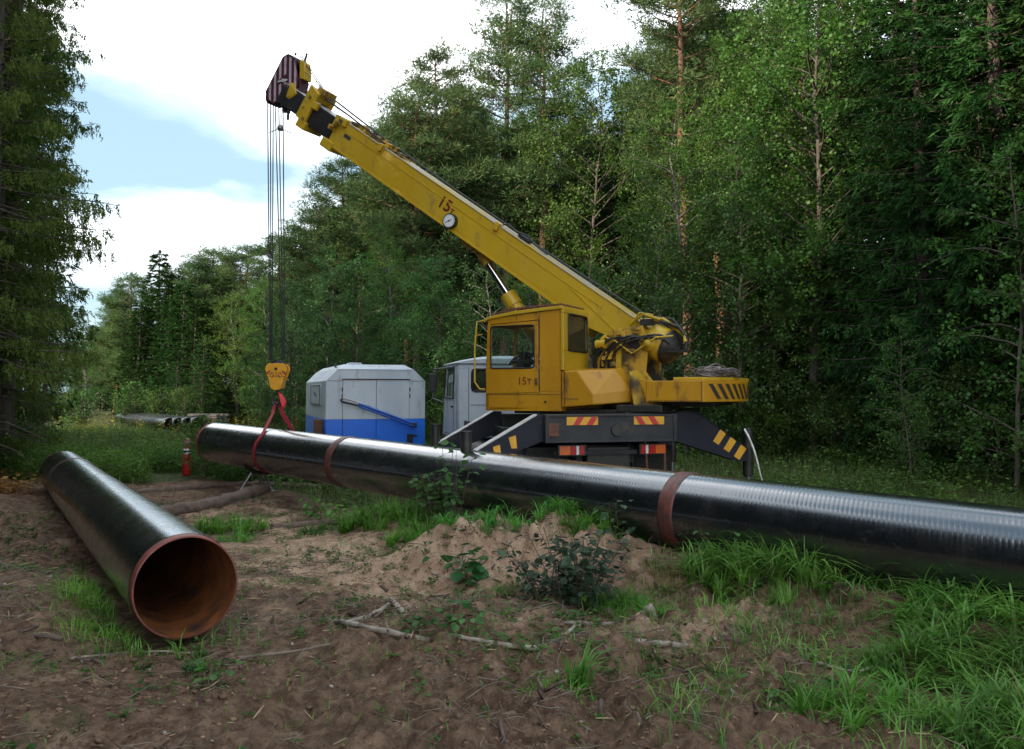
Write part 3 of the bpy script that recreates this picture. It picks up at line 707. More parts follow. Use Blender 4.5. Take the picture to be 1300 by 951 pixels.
for y, s_ in zip(ys, sc): ring += [(x, y, zr + (z - zr) * s_ if z > zr else z) for x, z in rp]
n_ = len(rp)
b.add(ring, [(i * n_ + j, i * n_ + (j + 1) % n_, (i + 1) * n_ + (j + 1) % n_, (i + 1) * n_ + j) for i in range(4) for j in range(n_)], True)
b.add(ring[:n_], [tuple(range(n_))]); b.add(ring[-n_:], [tuple(range(n_))])
b.build('roof', 'cab_grey', cab)
K().box(-1.21, 1.21, b0 - .075, b0 - .052, zr - .045, zr - .03).build('rain_gutter', 'seam', cab)
for x0, x1 in wx:
    g = K().box(x0, x1, b0 - .03, b0 - .022, *zz).build('rear_window', 'dark_glass', cab)
    rounded_ring(TRK, (x0, x1, zz[0], zz[1]), 'y', b0 - .052, -1, .022, 'rubber_seal', 'plastic_black', g, .08)
g = K().hexa([(-1.175, b0 + .62, 1.88), (-1.175, b1 - .22, 1.88), (-1.155, b1 - .32, 2.5), (-1.155, b0 + .62, 2.5)], [(-1.169, b0 + .62, 1.88), (-1.169, b1 - .22, 1.88), (-1.149, b1 - .32, 2.5), (-1.149, b0 + .62, 2.5)]).build('door_window', 'glass', cab)
K().tube([(-1.2, b0 + .60, 1.86), (-1.2, b1 - .20, 1.86), (-1.175, b1 - .30, 2.52), (-1.175, b0 + .60, 2.52), (-1.2, b0 + .60, 1.86)], .02, 6, False).build('window_seal', 'plastic_black', g)
K().box(-1.205, -1.2, b0 + .50, b0 + .51, 1.1, 2.55).box(-1.205, -1.2, b0 + .15, b0 + .16, 1.1, 2.55).box(-1.205, -1.2, b0 + .5, b1 - .2, 1.10, 1.11).build('door_seam', 'seam', cab)
K().box(-1.225, -1.2, b0 + .62, b0 + .80, 1.66, 1.70).build('door_handle', 'plastic_black', cab, .004)
K().box(-.95, .9, b0 - .056, b0 - .048, 1.38, 1.39).box(-.95, .9, b0 - .056, b0 - .048, 1.72, 1.73).box(-1.0, -.99, b0 - .056, b0 - .048, 1.2, 2.5).build('rear_seam', 'seam', cab)
K().hexa([(-1.1, b1 - .075, 1.8), (1.1, b1 - .075, 1.8), (1.06, b1 - .125, 2.46), (-1.06, b1 - .125, 2.46)], [(-1.1, b1 - .067, 1.8), (1.1, b1 - .067, 1.8), (1.06, b1 - .117, 2.46), (-1.06, b1 - .117, 2.46)]).build('windscreen', 'glass', cab)
K().box(-.9, -.35, b0 + .35, b0 + .85, 1.3, 1.5).box(-.9, -.35, b0 + .25, b0 + .38, 1.5, 2.2).box(.2, .95, b0 + .25, b0 + .38, 1.5, 2.2).build('cab_seat', 'rust', cab, .03)
mr = K().box(-1.52, -1.36, 7.42, 7.49, 1.98, 2.40).build('side_mirror', 'plastic_black', cab, .02)
K().tube([(-1.17, 7.3, 2.52), (-1.44, 7.44, 2.50), (-1.44, 7.45, 2.38)], .014, 8).tube([(-1.2, 7.3, 1.75), (-1.44, 7.45, 1.85), (-1.44, 7.45, 2.0)], .012, 8).build('mirror_arm', 'steel', mr)
K().box(-1.18, 1.18, 7.55, 7.68, .62, 1.02).build('bumper', 'chassis', crane, .02)
for x in (-.85, .85):
    K().lathe([(0, 0), (0, .10), (-.05, .11)], (x, 7.69, .82), (0, 1, 0), 20).build('headlight', 'lamp_white', crane)

# --- slewing ring and turret
S().cyl((0, 0, 1.40), (0, 0, 1.50), .62, n=40).cyl((0, 0, 1.50), (0, 0, 1.66), .54, n=40).build('slewing_ring', 'grease_black', crane)
S().prism([(-1.9, -.92), (.55, -.92), (.55, 1.0), (-1.3, 1.0), (-1.9, .5)], 'z', 1.66, 1.73).build('turret_base', 'grease_black', crane, .01)
for l0, l1 in ((.34, .38), (-.38, -.34)):
    MB(SUP).prism([(-.2, 1.73), (-.35, 2.15), (-.95, 2.98), (-1.35, 3.02), (-1.45, 2.75), (-1.40, 2.30), (-1.75, 1.86), (-1.8, 1.73)], 'y', l0, l1).build('turret_plate', 'grime_yellow', crane, .006)
MB(SUP).prism([(-1.05, 1.74), (-1.05, 2.0), (-1.35, 2.30), (-1.72, 1.88), (-1.72, 1.74)], 'y', -.34, .34).build('turret_web', 'grease_black', crane, .01)
hull('turret_fender', [(-1.30, .40, 2.34), (-1.30, .86, 2.30), (-1.30, .40, 1.95), (-1.72, .40, 1.80), (-1.72, .95, 1.80), (-1.40, .95, 1.80), (-1.32, .86, 2.0)], 'grime_yellow', crane, SUP, .008)
S().box(-1.85, -1.15, .3, 1.02, 1.70, 1.80).build('turret_skirt', 'grease_black', crane, .01)
S().cyl((-1.22, -.42, 2.72), (-1.22, .42, 2.72), .09, n=20).build('boom_pin', 'grease_black', crane)

# --- operator's cab
ca, cf = -.34, .95
Y0, Y1 = .22, 1.20
opc = crane
shell = MB(SUP)
side = [(ca, 1.76), (cf, 1.70), (.955, 2.28), (.90, 3.14), (.02, 3.22), (ca, 3.25)]
for y0, y1 in ((Y1 - .03, Y1), (Y0, Y0 + .03)):
    shell.prism([(ca, 1.76), (cf, 1.70), (.955, 1.985), (ca, 2.0)], 'y', y0, y1)                 # below the door
    shell.prism([(ca, 2.001), (.015, 1.996), (.015, 3.215), (ca, 3.245)], 'y', y0, y1)             # rear panel
    shell.prism([(.015, 3.10), (.905, 3.05), (.90, 3.14), (.015, 3.215)], 'y', y0, y1)            # header
shell.box(cf - .06, cf, Y0, Y1, 1.70, 2.30)
shell.prism([(.895, 3.02), (.93, 3.02), (.90, 3.14), (.87, 3.14)], 'y', Y0, Y1)
for y0, y1 in ((Y0, Y0 + .045), (Y1 - .045, Y1)):
    shell.prism([(.90, 2.28), (.955, 2.28), (.925, 3.04), (.875, 3.04)], 'y', y0, y1)
shell.box(ca, ca + .03, Y0, Y1, 1.76, 2.60).box(ca, ca + .03, Y0, Y0 + .03, 2.6, 3.24).box(ca, ca + .03, Y1 - .17, Y1, 2.6, 3.24).box(ca, ca + .03, Y0, Y1, 3.20, 3.24)
shell.box(ca, cf - .06, Y0, Y1, 1.70, 1.76)
opcab = shell.build('operator_cab', 'cab_yellow', crane, .007)
rf = MB(SUP)
rr_ = [(.985, 3.13), (.90, 3.175), (.45, 3.245), (.02, 3.275), (ca - .03, 3.30)]
rf.prism(rr_ + [(ca - .03, 3.25), (.02, 3.225), (.45, 3.19), (.90, 3.13), (.985, 3.09)], 'y', Y0 - .03, Y1 + .03)
rfo = rf.build('cab_roof', 'skylit_yellow', opcab, .008)
gd = MB(SUP)     # wire guard lying on the roof
for k in range(9):
    y = Y0 + .05 + k * .11; gd.tube([(.92, y, 3.20), (.5, y, 3.29), (.05, y, 3.315), (ca, y, 3.335)], .007, 5)
for k in range(20):
    a = .92 - k * .065; z = 3.315 if a < .05 else 3.29 + (.5 - a) * .055 if a < .5 else 3.29 - (a - .5) * .21
    gd.tube([(a, Y0 + .02, z + .012), (a, Y1 - .02, z + .012)], .007, 5)
gd.build('roof_guard', 'rust', opcab)
for k in range(3):
    cx = .62 - k * .22; P = [(cx + .10 * math.cos(a) * 1.4, Y1 - .12 + .08 * math.sin(a * 2 + k), 3.30 - .10 * (cx > .4) + .015 * math.sin(a * 3)) for a in np.linspace(0, 6.0, 24)]
    S().tube(P, .008, 5).build('roof_wire', 'rust', rfo)
# roof light rail over the door
dz = [(.035, 1.985), (.925, 1.965), (.925, 2.2), (.895, 3.045), (.035, 3.09)]
door = MB(SUP)
hole = (.10, .86, 2.36, 3.02)
door.prism([(.035, 1.985), (.935, 1.965), (.932, 2.36), (.035, 2.36)], 'y', Y1 - .022, Y1 + .012)
door.prism([(.035, 3.02), (.900, 3.02), (.898, 3.04), (.035, 3.085)], 'y', Y1 - .022, Y1 + .012)
door.prism([(.035, 2.36), (.10, 2.36), (.10, 3.02), (.035, 3.02)], 'y', Y1 - .022, Y1 + .012)
door.prism([(.86, 2.36), (.932, 2.36), (.905, 3.02), (.845, 3.02)], 'y', Y1 - .022, Y1 + .012)
door = door.build('cab_door', 'cab_yellow', crane, .006)
S().prism([(.10, 2.36), (.86, 2.36), (.848, 3.02), (.10, 3.02)], 'y', Y1 - .008, Y1 - .002).build('door_glass', 'glass', door)
rounded_ring(SUP, (.10, .858, 2.36, 3.02), 'y', Y1 + .014, 1, .012, 'glass_seal', 'plastic_black', door, .05)
S().tube([(.07, Y1 + .02, 2.18), (.05, Y1 + .05, 2.20), (.05, Y1 + .05, 2.12)], .012, 6).box(.045, .085, Y1 + .012, Y1 + .03, 2.1, 2.2).build('door_handle', 'rust', door)
lettering('lettering', '15т', SUP @ Vector((.27, Y1 + .0135, 2.155)), SUP.to_3x3() @ Vector((-1, 0, 0)), (0, 0, 1), .17, 'text_red', door)
S().prism([(.10, 2.30), (.86, 2.30), (.845, 3.02), (.10, 3.02)], 'y', Y0 + .010, Y0 + .016).build('side_glass', 'glass', opcab)
S().hexa([(.915, Y0 + .05, 2.3), (.915, Y1 - .05, 2.3), (.89, Y1 - .05, 3.03), (.89, Y0 + .05, 3.03)], [(.921, Y0 + .05, 2.3), (.921, Y1 - .05, 2.3), (.896, Y1 - .05, 3.03), (.896, Y0 + .05, 3.03)]).build('windscreen', 'glass', opcab)
# rear corner of the cab: a lighter frame round the rear window
rw = S().box(ca - .05, ca, Y0 - .02, Y1 + .012, 3.19, 3.27).box(ca - .05, ca, Y0 - .02, Y1 + .012, 2.32, 2.62).box(ca - .05, ca, Y1 - .16, Y1 + .012, 2.62, 3.19).box(ca - .05, ca, Y0 - .02, Y0 + .05, 2.62, 3.19).build('rear_frame', 'skylit_yellow', opcab, .01)
rg = S().box(ca - .030, ca - .024, Y0 + .05, Y1 - .16, 2.62, 3.19).build('rear_window', 'dark_glass', opcab)
rounded_ring(SUP, (Y0 + .05, Y1 - .16, 2.62, 3.19), 'x', ca - .052, -1, .014, 'glass_seal', 'plastic_black', rg, .07)
st = S().box(.0, .42, .5, .9, 2.02, 2.14).box(-.08, .02, .5, .9, 2.12, 2.80).build('operator_seat', 'plastic_black', crane, .03)
S().hexa([(.52, .55, 1.78), (.52, .95, 1.78), (.70, .95, 1.78), (.70, .55, 1.78)], [(.42, .62, 2.62), (.42, .88, 2.62), (.52, .88, 2.62), (.52, .62, 2.62)]).box(.30, .66, .62, .90, 2.44, 2.50).build('control_console', 'plastic_black', crane, .01)
lv = S()
for k in range(4): lv.cyl((.40 + k * .07, .68 + .03 * k, 2.48), (.34 + k * .09, .70 + .03 * k, 2.72 + .03 * (k % 2)), .010, n=6)
lv.tube([(.24, .7, 2.46), (.34, .72, 2.56), (.5, .8, 2.60), (.64, .84, 2.52), (.72, .88, 2.42)], .022, 6).build('control_lever', 'plastic_black', crane)
S().tube([(.97, Y1 + .02, 3.12), (1.09, Y1 + .04, 3.10), (1.13, Y1 + .04, 2.7), (1.13, Y1 + .04, 2.15), (1.05, Y1 + .03, 2.04), (.96, Y1 + .01, 2.03)], .014, 8).build('grab_rail', 'skylit_yellow', opcab)
S().tube([(1.0, Y1 + .03, 2.9), (1.12, Y1 + .04, 2.88)], .008, 6).build('rail_bracket', 'skylit_yellow', opcab)
# panel seams and rust lines on the cab side
S().box(.018, .027, Y1, Y1 + .004, 1.96, 3.2).box(ca + .01, cf - .01, Y1, Y1 + .003, 1.948, 1.956).box(.40, .41, Y1, Y1 + .003, 3.10, 3.19).build('panel_seam', 'seam', opcab)
S().cyl((-.08, Y1, 1.84), (-.08, Y1 + .006, 1.84), .020, n=12).cyl((.3, Y1, 1.83), (.3, Y1 + .006, 1.83), .008, n=8).build('drain_hole', 'seam', opcab)
# hood behind the cab
hull('engine_hood', [(ca - .004, Y1 - .01, 2.31), (-.60, Y1 - .01, 2.31), (-.86, Y1 - .01, 1.95), (-.86, Y1 - .01, 1.80), (ca - .004, Y1 - .01, 1.76), (-1.08, .84, 2.33), (-1.30, .78, 2.02), (-1.30, .78, 1.84), (-.40, .45, 2.36), (-1.08, .5, 2.36), (-1.30, .5, 1.84), (ca - .004, .45, 1.76)], 'cab_yellow', crane, SUP, .018)
S().box(-.62, ca - .01, Y1 - .012, Y1 - .004, 1.885, 1.893).box(-.40, -.392, Y1 - .012, Y1 - .003, 1.79, 2.30).build('hood_seam', 'seam', crane)

# --- boom
BB = R_(34.8); bu, bw = math.cos(BB), math.sin(BB)
def BP(s, l, d):         # s along the boom from its foot, l sideways, d below the top line
    return SUP @ Vector((-1.47 + s * bu + d * bw, l, 2.955 + s * bw - d * bu))
def bbox(b, s0, s1, l0, l1, d0, d1, d0b=None, d1b=None):
    d0b = d0 if d0b is None else d0b; d1b = d1 if d1b is None else d1b
    b.add([BP(s0, l0, d0), BP(s0, l1, d0), BP(s0, l1, d1), BP(s0, l0, d1), BP(s1, l0, d0b), BP(s1, l1, d0b), BP(s1, l1, d1b), BP(s1, l0, d1b)],
          [(3, 2, 1, 0), (4, 5, 6, 7), (0, 1, 5, 4), (1, 2, 6, 5), (2, 3, 7, 6), (3, 0, 4, 7)]); return b
boom = MB(); bbox(boom, .9, 7.45, -.24, .24, .012, .55); bbox(boom, -.05, .9, -.24, .24, .012, .36, .012, .55); bbox(boom, .9, 1.5, -.22, .22, .55, .70, .55, .56)
boom = boom.build('boom', 'skylit_yellow', crane, .012)
o = MB(); bbox(o, .0, 7.44, -.255, .255, 0, .011); o.build('boom_top_plate', 'pale_top', boom)
o = MB(); bbox(o, .9, 7.4, .2405, .248, .155, .168); bbox(o, .9, 7.44, .235, .262, .535, .562); bbox(o, .9, 7.44, -.262, -.235, .535, .562); bbox(o, 1.4, 7.4, .2405, .244, .475, .480); o.build('weld_bead', 'skylit_yellow', boom)
o = MB(); bbox(o, .35, 1.55, .241, .252, .36, .375, .18, .195); o.build('reinforcing_rib', 'skylit_yellow', boom)
o = MB(); bbox(o, 6.98, 7.16, .2405, .246, .20, .27); o.build('boom_slot', 'seam', boom)
for s_ in (3.25, 6.2, 7.2):
    o = MB(); bbox(o, s_, s_ + .09, .2, .30, -.035, .10); o.build('guide_bracket', 'skylit_yellow', boom, .006)
o = MB(); bbox(o, 7.38, 7.54, -.27, .27, -.02, .02); bbox(o, 7.40, 7.52, .24, .27, -.02, .30); bbox(o, 7.40, 7.52, -.27, -.24, -.02, .30); o.build('boom_collar', 'skylit_yellow', boom, .01)
o = MB(); bbox(o, 7.28, 7.58, -.27, .27, .48, .66); bbox(o, 7.05, 7.29, -.2, .2, .56, .61); o.build('lower_slide_box', 'skylit_yellow', boom, .015)
o = MB()
for k in range(4): bbox(o, 7.30 + .05 * k, 7.36 + .05 * k, .29, .34 + .02 * (k % 2), .02 + .06 * k, .11 + .06 * k)
o.build('collar_bolts', 'grime_yellow', boom, .006)
ins = MB(); bbox(ins, 7.3, 8.3, -.205, .205, .055, .50); ins.build('middle_section', 'boom_black', boom, .01)
ins = MB(); bbox(ins, 8.1, 9.15, -.18, .18, .075, .46); ins.build('inner_section', 'boom_black', boom, .01)
o = MB(); bbox(o, 7.62, 9.1, -.19, .19, .044, .053); o.build('section_top_plate', 'white_edge', boom)
cc = MB(); bbox(cc, 8.22, 8.46, -.25, .25, -.16, .02, -.20, .02); bbox(cc, 8.16, 8.44, .20, .27, -.14, .50, -.22, .46); bbox(cc, 8.16, 8.44, -.27, -.20, -.14, .50, -.22, .46); bbox(cc, 8.10, 8.34, -.27, .27, .46, .62); bbox(cc, 8.04, 8.20, .2, .28, .02, .16)
cc = cc.build('section_collar', 'skylit_yellow', boom, .012)
o = MB()
for s_, d_ in ((8.30, .0), (8.22, .42), (8.36, .22)): o.cyl(BP(s_, .268, d_), BP(s_, .30, d_), .03, n=10)
bbox(o, 8.10, 8.34, -.16, .16, -.26, -.15); o.build('collar_fittings', 'grime_yellow', cc, .006)
# clutter of brackets and pulleys on the boom top
o = MB()
for k in range(9):
    s_ = 5.85 + k * .16; h_ = .05 + .05 * random.random(); bbox(o, s_, s_ + .05 + .06 * random.random(), -.12, .10 + .1 * random.random(), -h_, -.005)
for k in range(4): o.cyl(BP(6.1 + .3 * k, -.05, -.07), BP(6.1 + .3 * k, .05, -.07), .045, n=12)
bbox(o, 5.6, 6.9, .12, .15, -.045, -.03); o.build('rope_guide', 'grime_yellow', boom, .004)
o = MB(); o.tube([BP(3.3, .1, -.03), BP(3.2, .12, -.10), BP(3.0, .12, -.06), BP(2.8, .1, -.11), BP(2.6, .08, -.05), BP(2.3, .05, -.03)], .016, 6); bbox(o, 2.7, 2.95, 0, .1, -.06, -.01); o.build('hydraulic_hose', 'plastic_black', boom)
# gauge
gz0 = BP(4.14, .245, .415)
gz1 = BP(4.14, .33, .415)
gg = MB().cyl(gz0, gz1, .132, n=36).build('angle_gauge', 'plastic_black', boom, .006)
yv = (SUP.to_3x3() @ Vector((0, 1, 0)))
MB().cyl(gz1, gz1 + yv * .004, .112, n=36).build('gauge_face', 'gauge_white', gg)
nd = MB()
for a in range(0, 360, 20):
    ux = Vector(SUP.to_3x3() @ Vector((math.cos(R_(a)), 0, math.sin(R_(a))))); nd.tube([gz1 + yv * .005 + ux * .088, gz1 + yv * .005 + ux * .104], .0035, 4)
ux = SUP.to_3x3() @ Vector((.95, 0, -.3)); nd.tube([gz1 + yv * .006 - ux * .06, gz1 + yv * .006 + ux * .085], .006, 4); nd.cyl(gz1 + yv * .003, gz1 + yv * .014, .016, n=10)
nd.build('gauge_needle', 'seam', gg)
lettering('lettering', '15', BP(4.44, .2415, .235), SUP.to_3x3() @ Vector((-bu, 0, -bw)), SUP.to_3x3() @ Vector((-bw * .3, 0, 1)), .30, 'text_red', boom, bold=.006)
lettering('lettering', 'т', BP(4.24, .2415, .265), SUP.to_3x3() @ Vector((-bu, 0, -bw)), SUP.to_3x3() @ Vector((-bw * .3, 0, 1)), .17, 'text_red', boom, bold=.004)
# head
def HP(x, l, z): return SUP @ Vector((x, l, z))
headp = [(6.02, 8.72), (5.84, 8.58), (5.76, 8.15), (5.84, 7.84), (6.40, 7.76), (6.58, 7.88), (6.60, 8.04), (6.16, 8.68)]
head = MB(SUP)
head.prism(headp, 'y', .145, .165).prism(headp, 'y', -.165, -.145)
head = head.build('boom_head', 'head_maroon', boom, .004)
hs = MB(SUP)
def zin(x):     # vertical extent of the head plate at x
    zs = []
    for p, q in zip(headp, headp[1:] + headp[:1]):
        if min(p[0], q[0]) <= x <= max(p[0], q[0]) and p[0] != q[0]: zs.append(p[1] + (q[1] - p[1]) * (x - p[0]) / (q[0] - p[0]))
    return min(zs), max(zs)
for k in range(6):
    x = 5.80 + k * .130; x2 = x + .055
    a0, a1 = zin(x); b0_, b1_ = zin(x2); lo0, lo1 = a0 + .03, b0_ + .03
    hi0, hi1 = a1 - .04, b1_ - .04
    segs = [(lo0, hi0, lo1, hi1)] if k in (0, 1, 4, 5) else [(lo0, lo0 + (hi0 - lo0) * .42, lo1, lo1 + (hi1 - lo1) * .42), (lo0 + (hi0 - lo0) * .56, hi0, lo1 + (hi1 - lo1) * .56, hi1)]
    for (p0, p1, q0, q1) in segs:
        MB(SUP).prism([(x, p0), (x2, q0), (x2, q1), (x, p1)], 'y', .1655, .170).build('pink_stripe', 'head_pink', head)
S().box(5.75, 5.79, -.12, .12, 7.90, 8.2).build('head_rear_plate', 'head_maroon', head, .006)
S().prism([(5.66, 8.16), (5.80, 8.2), (5.80, 8.60), (5.68, 8.52), (5.66, 8.3)], 'y', -.12, .08).build('head_box', 'skylit_yellow', head, .01)
hull('head_knuckle', [(5.76, .17, 7.84), (5.97, .17, 7.76), (6.08, .17, 7.84), (5.95, .17, 8.12), (5.82, .17, 8.08), (5.78, .20, 7.87), (5.98, .20, 7.83), (5.91, .20, 8.04)], 'skylit_yellow', head, SUP, .008)
S().cyl((6.12, -.17, 8.18), (6.12, .20, 8.18), .04, n=14).box(6.02, 6.26, .17, .19, 8.165, 8.20).build('head_pin', 'silver', head)
for (x, z, r_) in ((6.04, 8.58, .135), (6.46, 7.93, .165), (6.10, 7.84, .09)):
    for l_ in ((-.10, -.03, .05, .12) if r_ > .12 else (0, .08)):
        MB(SUP).lathe([(-.025, r_ * .3), (-.025, r_), (0, r_ - .025), (.025, r_), (.025, r_ * .3)], (x, l_ - .01, z), (0, 1, 0), 24).build('head_pulley', 'boom_black', head)
for a_, b__ in (((6.22, .1, 8.48), (6.27, .1, 8.52)), ((5.74, .0, 8.55), (5.68, .0, 8.72)), ((5.98, 0, 8.73), (5.97, 0, 8.78))): S().tube([a_, b__], .022, 6).build('head_lug', 'grease_black', head)
S().cyl((6.04, .1, 7.78), (6.05, .1, 7.54), .042, n=10).cyl((6.05, .1, 7.56), (6.06, .1, 7.40), .026, n=8).build('rope_anchor', 'grease_black', head)
S().cyl((6.22, .0, 7.78), (6.22, .0, 7.60), .04, n=10).build('rope_anchor', 'grease_black', head)
# hoist ropes along the boom
rp_ = MB()
for l_, a, b_ in ((-.06, -.02, .2), (.02, -.02, .28)): 
    rp_.tube([BP(-.15, l_, -.12), BP(2, l_, -.055), BP(4.5, l_, -.06), BP(6.6, l_, -.11), BP(8.3, l_, -.20), HP(5.86, l_, 8.72)], .011, 6)
rp_.tube([BP(6.3, .15, -.05), BP(7.4, .14, -.11), BP(8.1, .12, -.12)], .018, 6).tube([BP(6.3, -.1, -.04), BP(7.2, -.1, -.07), BP(8.1, -.1, -.08)], .010, 6)
rp_.tube([BP(7.6, .1, -.05), BP(8.4, .1, -.28), BP(8.9, .08, -.33), BP(9.0, .05, -.24), BP(8.6, .05, -.14)], .005, 5)
rp_.build('boom_rope', 'rope', boom)
# lift cylinder
a0, a1 = Vector((-.02, 0, 1.95)), Vector((1.86, 0, 4.64)); dd = (a1 - a0)
cyl = S().cyl(a0, a0 + dd * .62, .125, n=28).cyl(a0 + dd * .56, a0 + dd * .635, .145, n=28).build('lift_cylinder', 'skylit_yellow', crane)
S().cyl(a0 + dd * .6, a0 + dd * .86, .072, n=24).build('cylinder_rod', 'chrome', cyl)
S().cyl(a0 + dd * .84, a0 + dd * .90, .10, n=20).cyl(a0 + dd * .88, a0 + dd * .98, .085, n=16).build('rod_eye', 'grime_yellow', cyl)
o = MB(SUP).prism([(1.70, 4.38), (1.93, 4.50), (2.20, 4.86), (2.12, 4.98), (1.55, 4.55)], 'y', .10, .14).prism([(1.70, 4.38), (1.93, 4.50), (2.20, 4.86), (2.12, 4.98), (1.55, 4.55)], 'y', -.14, -.10)
o.cyl((1.80, -.17, 4.50), (1.80, .17, 4.50), .05, n=14).build('cylinder_bracket', 'grime_yellow', boom)
# winch at the foot of the boom
ax = Vector((-bu, 0, -bw))
w0 = Vector((-1.28, .10, 2.86)); 
wd = (Vector((-2.0, .22, 2.56)) - Vector((-1.28, .10, 2.86))).normalized()
win = MB(SUP).lathe([(-.05, .0), (-.05, .14), (.0, .20), (.16, .235), (.17, .27), (.40, .275), (.42, .25), (.45, .24)], w0, wd, 30).build('hoist_winch', 'skylit_yellow', crane)
MB(SUP).lathe([(.43, .20), (.44, .262), (.47, .27), (.49, .25), (.56, .235), (.57, .19), (.61, .18), (.61, .09), (.66, .08), (.66, 0)], w0, wd, 30).build('winch_drum', 'grease_black', win)
MB(SUP).lathe([(0, .12), (.05, .11), (.06, .06), (.12, .05), (.12, 0)], w0 + wd * .2 + Vector((0, .26, -.05)), (0, 1, 0), 20).build('winch_motor', 'skylit_yellow', win)
S().box(-2.02, -1.60, .28, .42, 2.59, 2.615).box(-2.12, -1.85, .2, .38, 2.60, 2.63).build('winch_step', 'grease_black', win)
S().tube([(-1.15, .30, 3.06), (-1.35, .32, 3.20), (-1.62, .32, 3.10)], .026, 6).tube([(-1.3, .1, 3.12), (-1.6, .1, 3.13), (-1.98, .25, 2.86), (-2.0, .28, 2.75)], .035, 6).tube([(-1.0, .3, 2.9), (-1.3, .34, 3.22), (-1.5, .30, 3.18)], .015, 6).build('winch_guard', 'skylit_yellow', win)
S().box(-1.5, -1.3, .24, .33, 3.02, 3.12).tube([(-1.62, .2, 3.08), (-1.9, .26, 2.98), (-2.02, .26, 2.8), (-1.98, .25, 2.6)], .03, 6).tube([(-1.45, .1, 3.16), (-1.75, .1, 3.12), (-1.85, .1, 3.0)], .022, 6).build('winch_bracket', 'grease_black', win)
hs_ = MB(SUP)
random.seed(3)
for k in range(9):
    p0 = Vector((-.55 - .04 * k, .40 + .03 * (k % 3), 2.36)); p3 = Vector((-1.0 - .10 * k, .42, 2.72 + .04 * (k % 4)))
    p1 = p0 + Vector((.05 * math.sin(k), .05, .34 + .04 * (k % 3))); p2 = p3 + Vector((.16, .10, .24 - .05 * (k % 4)))
    P = [((1 - t) ** 3 * p0 + 3 * (1 - t) ** 2 * t * p1 + 3 * (1 - t) * t * t * p2 + t ** 3 * p3) for t in np.linspace(0, 1, 12)]
    hs_.tube(P, .013 + .004 * (k % 2), 7)
hs_.build('turret_hoses', 'plastic_black', crane)
pb = MB(SUP).tube([(-.75, .46, 2.86), (-.95, .48, 2.78), (-1.22, .50, 2.58), (-1.35, .5, 2.66), (-1.60, .48, 2.82), (-1.85, .42, 2.84)], .014, 6).tube([(-.8, .44, 2.90), (-.7, .46, 2.80)], .03, 6) \
    .box(-1.02, -.94, .40, .44, 1.85, 2.75).box(-.9, -.78, .40, .47, 2.5, 2.62).cyl((-.62, .44, 2.74), (-.78, .46, 2.74), .07, n=14).build('hydraulic_pipe', 'skylit_yellow', crane)
for k in range(14):
    vb = MB(SUP); x = -.7 - .05 * k + random.uniform(-.03, .03); z = random.uniform(2.35, 2.95); vb.box(x, x + random.uniform(.04, .10), .36 + .02 * (k % 3), .42 + .03 * (k % 3), z, z + random.uniform(.03, .10)); vb.build('valve', 'grime_yellow', crane, .006)

# --- counterweight
cwp = [(-1.62, 1.03), (-2.46, 1.03)]
arc_ = [(-1.255 - 1.585 * math.cos(R_(a)), 1.585 * math.sin(R_(a))) for a in np.linspace(40, -40, 21)]
ring = cwp + arc_[0:] + [(-2.46, -1.03), (-1.62, -1.03)]
cw = MB(SUP).prism(ring, 'z', 1.85, 2.155).build('counterweight', 'cab_yellow', crane, .01)
# leaning front edge of the side plate
MB(SUP).prism([(-1.62, 2.155), (-1.50, 2.175), (-1.68, 1.86), (-1.62, 1.85)], 'y', .98, 1.034).build('side_gusset', 'cab_yellow', cw)
S().box(-1.8, -1.5, -.9, .9, 1.86, 1.9).box(-2.5, -1.45, -.6, .6, 1.78, 1.849).build('tail_frame', 'grease_black', crane, .01)
top = MB(SUP).prism([(-2.0, .95), (-2.45, .95), (-2.62, .75), (-2.74, .4), (-2.74, -.7), (-2.0, -.7)], 'z', 2.157, 2.205).build('top_plate', 'skylit_yellow', cw, .008)
S().box(-2.44, -2.432, 1.02, 1.035, 1.86, 2.15).box(-2.436, -1.64, 1.031, 1.0345, 1.862, 1.87).build('edge_weld', 'rust', cw)
# chevrons follow the curved tail
def tail(a, z, out=.004):
    """a: angle round the tail in degrees; the flat corner between 20 and 22 degrees is skipped"""
    rr = 1.585 + out; return Vector((-1.255 - rr * math.cos(R_(a)), rr * math.sin(R_(a)), z))
for k in range(6):
    for sg in (1, -1):
        a0_ = sg * (37.5 - k * 6.0); aw = sg * -2.9; sl = sg * -6.0
        P = []
        top_z, bot_z = 2.11, 1.89
        b = MB(SUP); n = 5; pts = []
        for i in range(n + 1):
            t = i / n; z = top_z + (bot_z - top_z) * t
            a = a0_ + sl * t
            def lim(v): return v if sg > 0 and v > .0 or sg < 0 and v < 0 else 0.0
            pts += [tail(lim(a), z), tail(lim(a + aw), z)]
        b.add(pts, [(2 * i, 2 * i + 1, 2 * i + 3, 2 * i + 2) for i in range(n)])
        b.build('black_stripe', 'stripe_black', cw)
# black wedge to the left of the first stripe
# hoist ropes to the hook block
HK = Vector((-4.60, 17.02, 0))
hd = SUP.to_3x3() @ Vector((1, 0, 0)); hl = SUP.to_3x3() @ Vector((0, 1, 0))
HX = Vector((HK.x, HK.y))
rp2 = MB()
for x_, l_, tx in ((6.58, .12, .135), (6.56, .06, .125), (6.54, .0, .115), (6.40, .10, -.10), (6.36, .04, -.115), (6.30, -.02, -.13)):
    p = SUP @ Vector((x_, l_, 7.85)); q = Vector((HK.x, HK.y, 2.62)) + Vector((-1, 0, 0)) * tx + Vector((0, -1, 0)) * l_ * .6
    rp2.tube([p, q], .0125, 6)
rp2.build('hoist_rope', 'rope', boom)
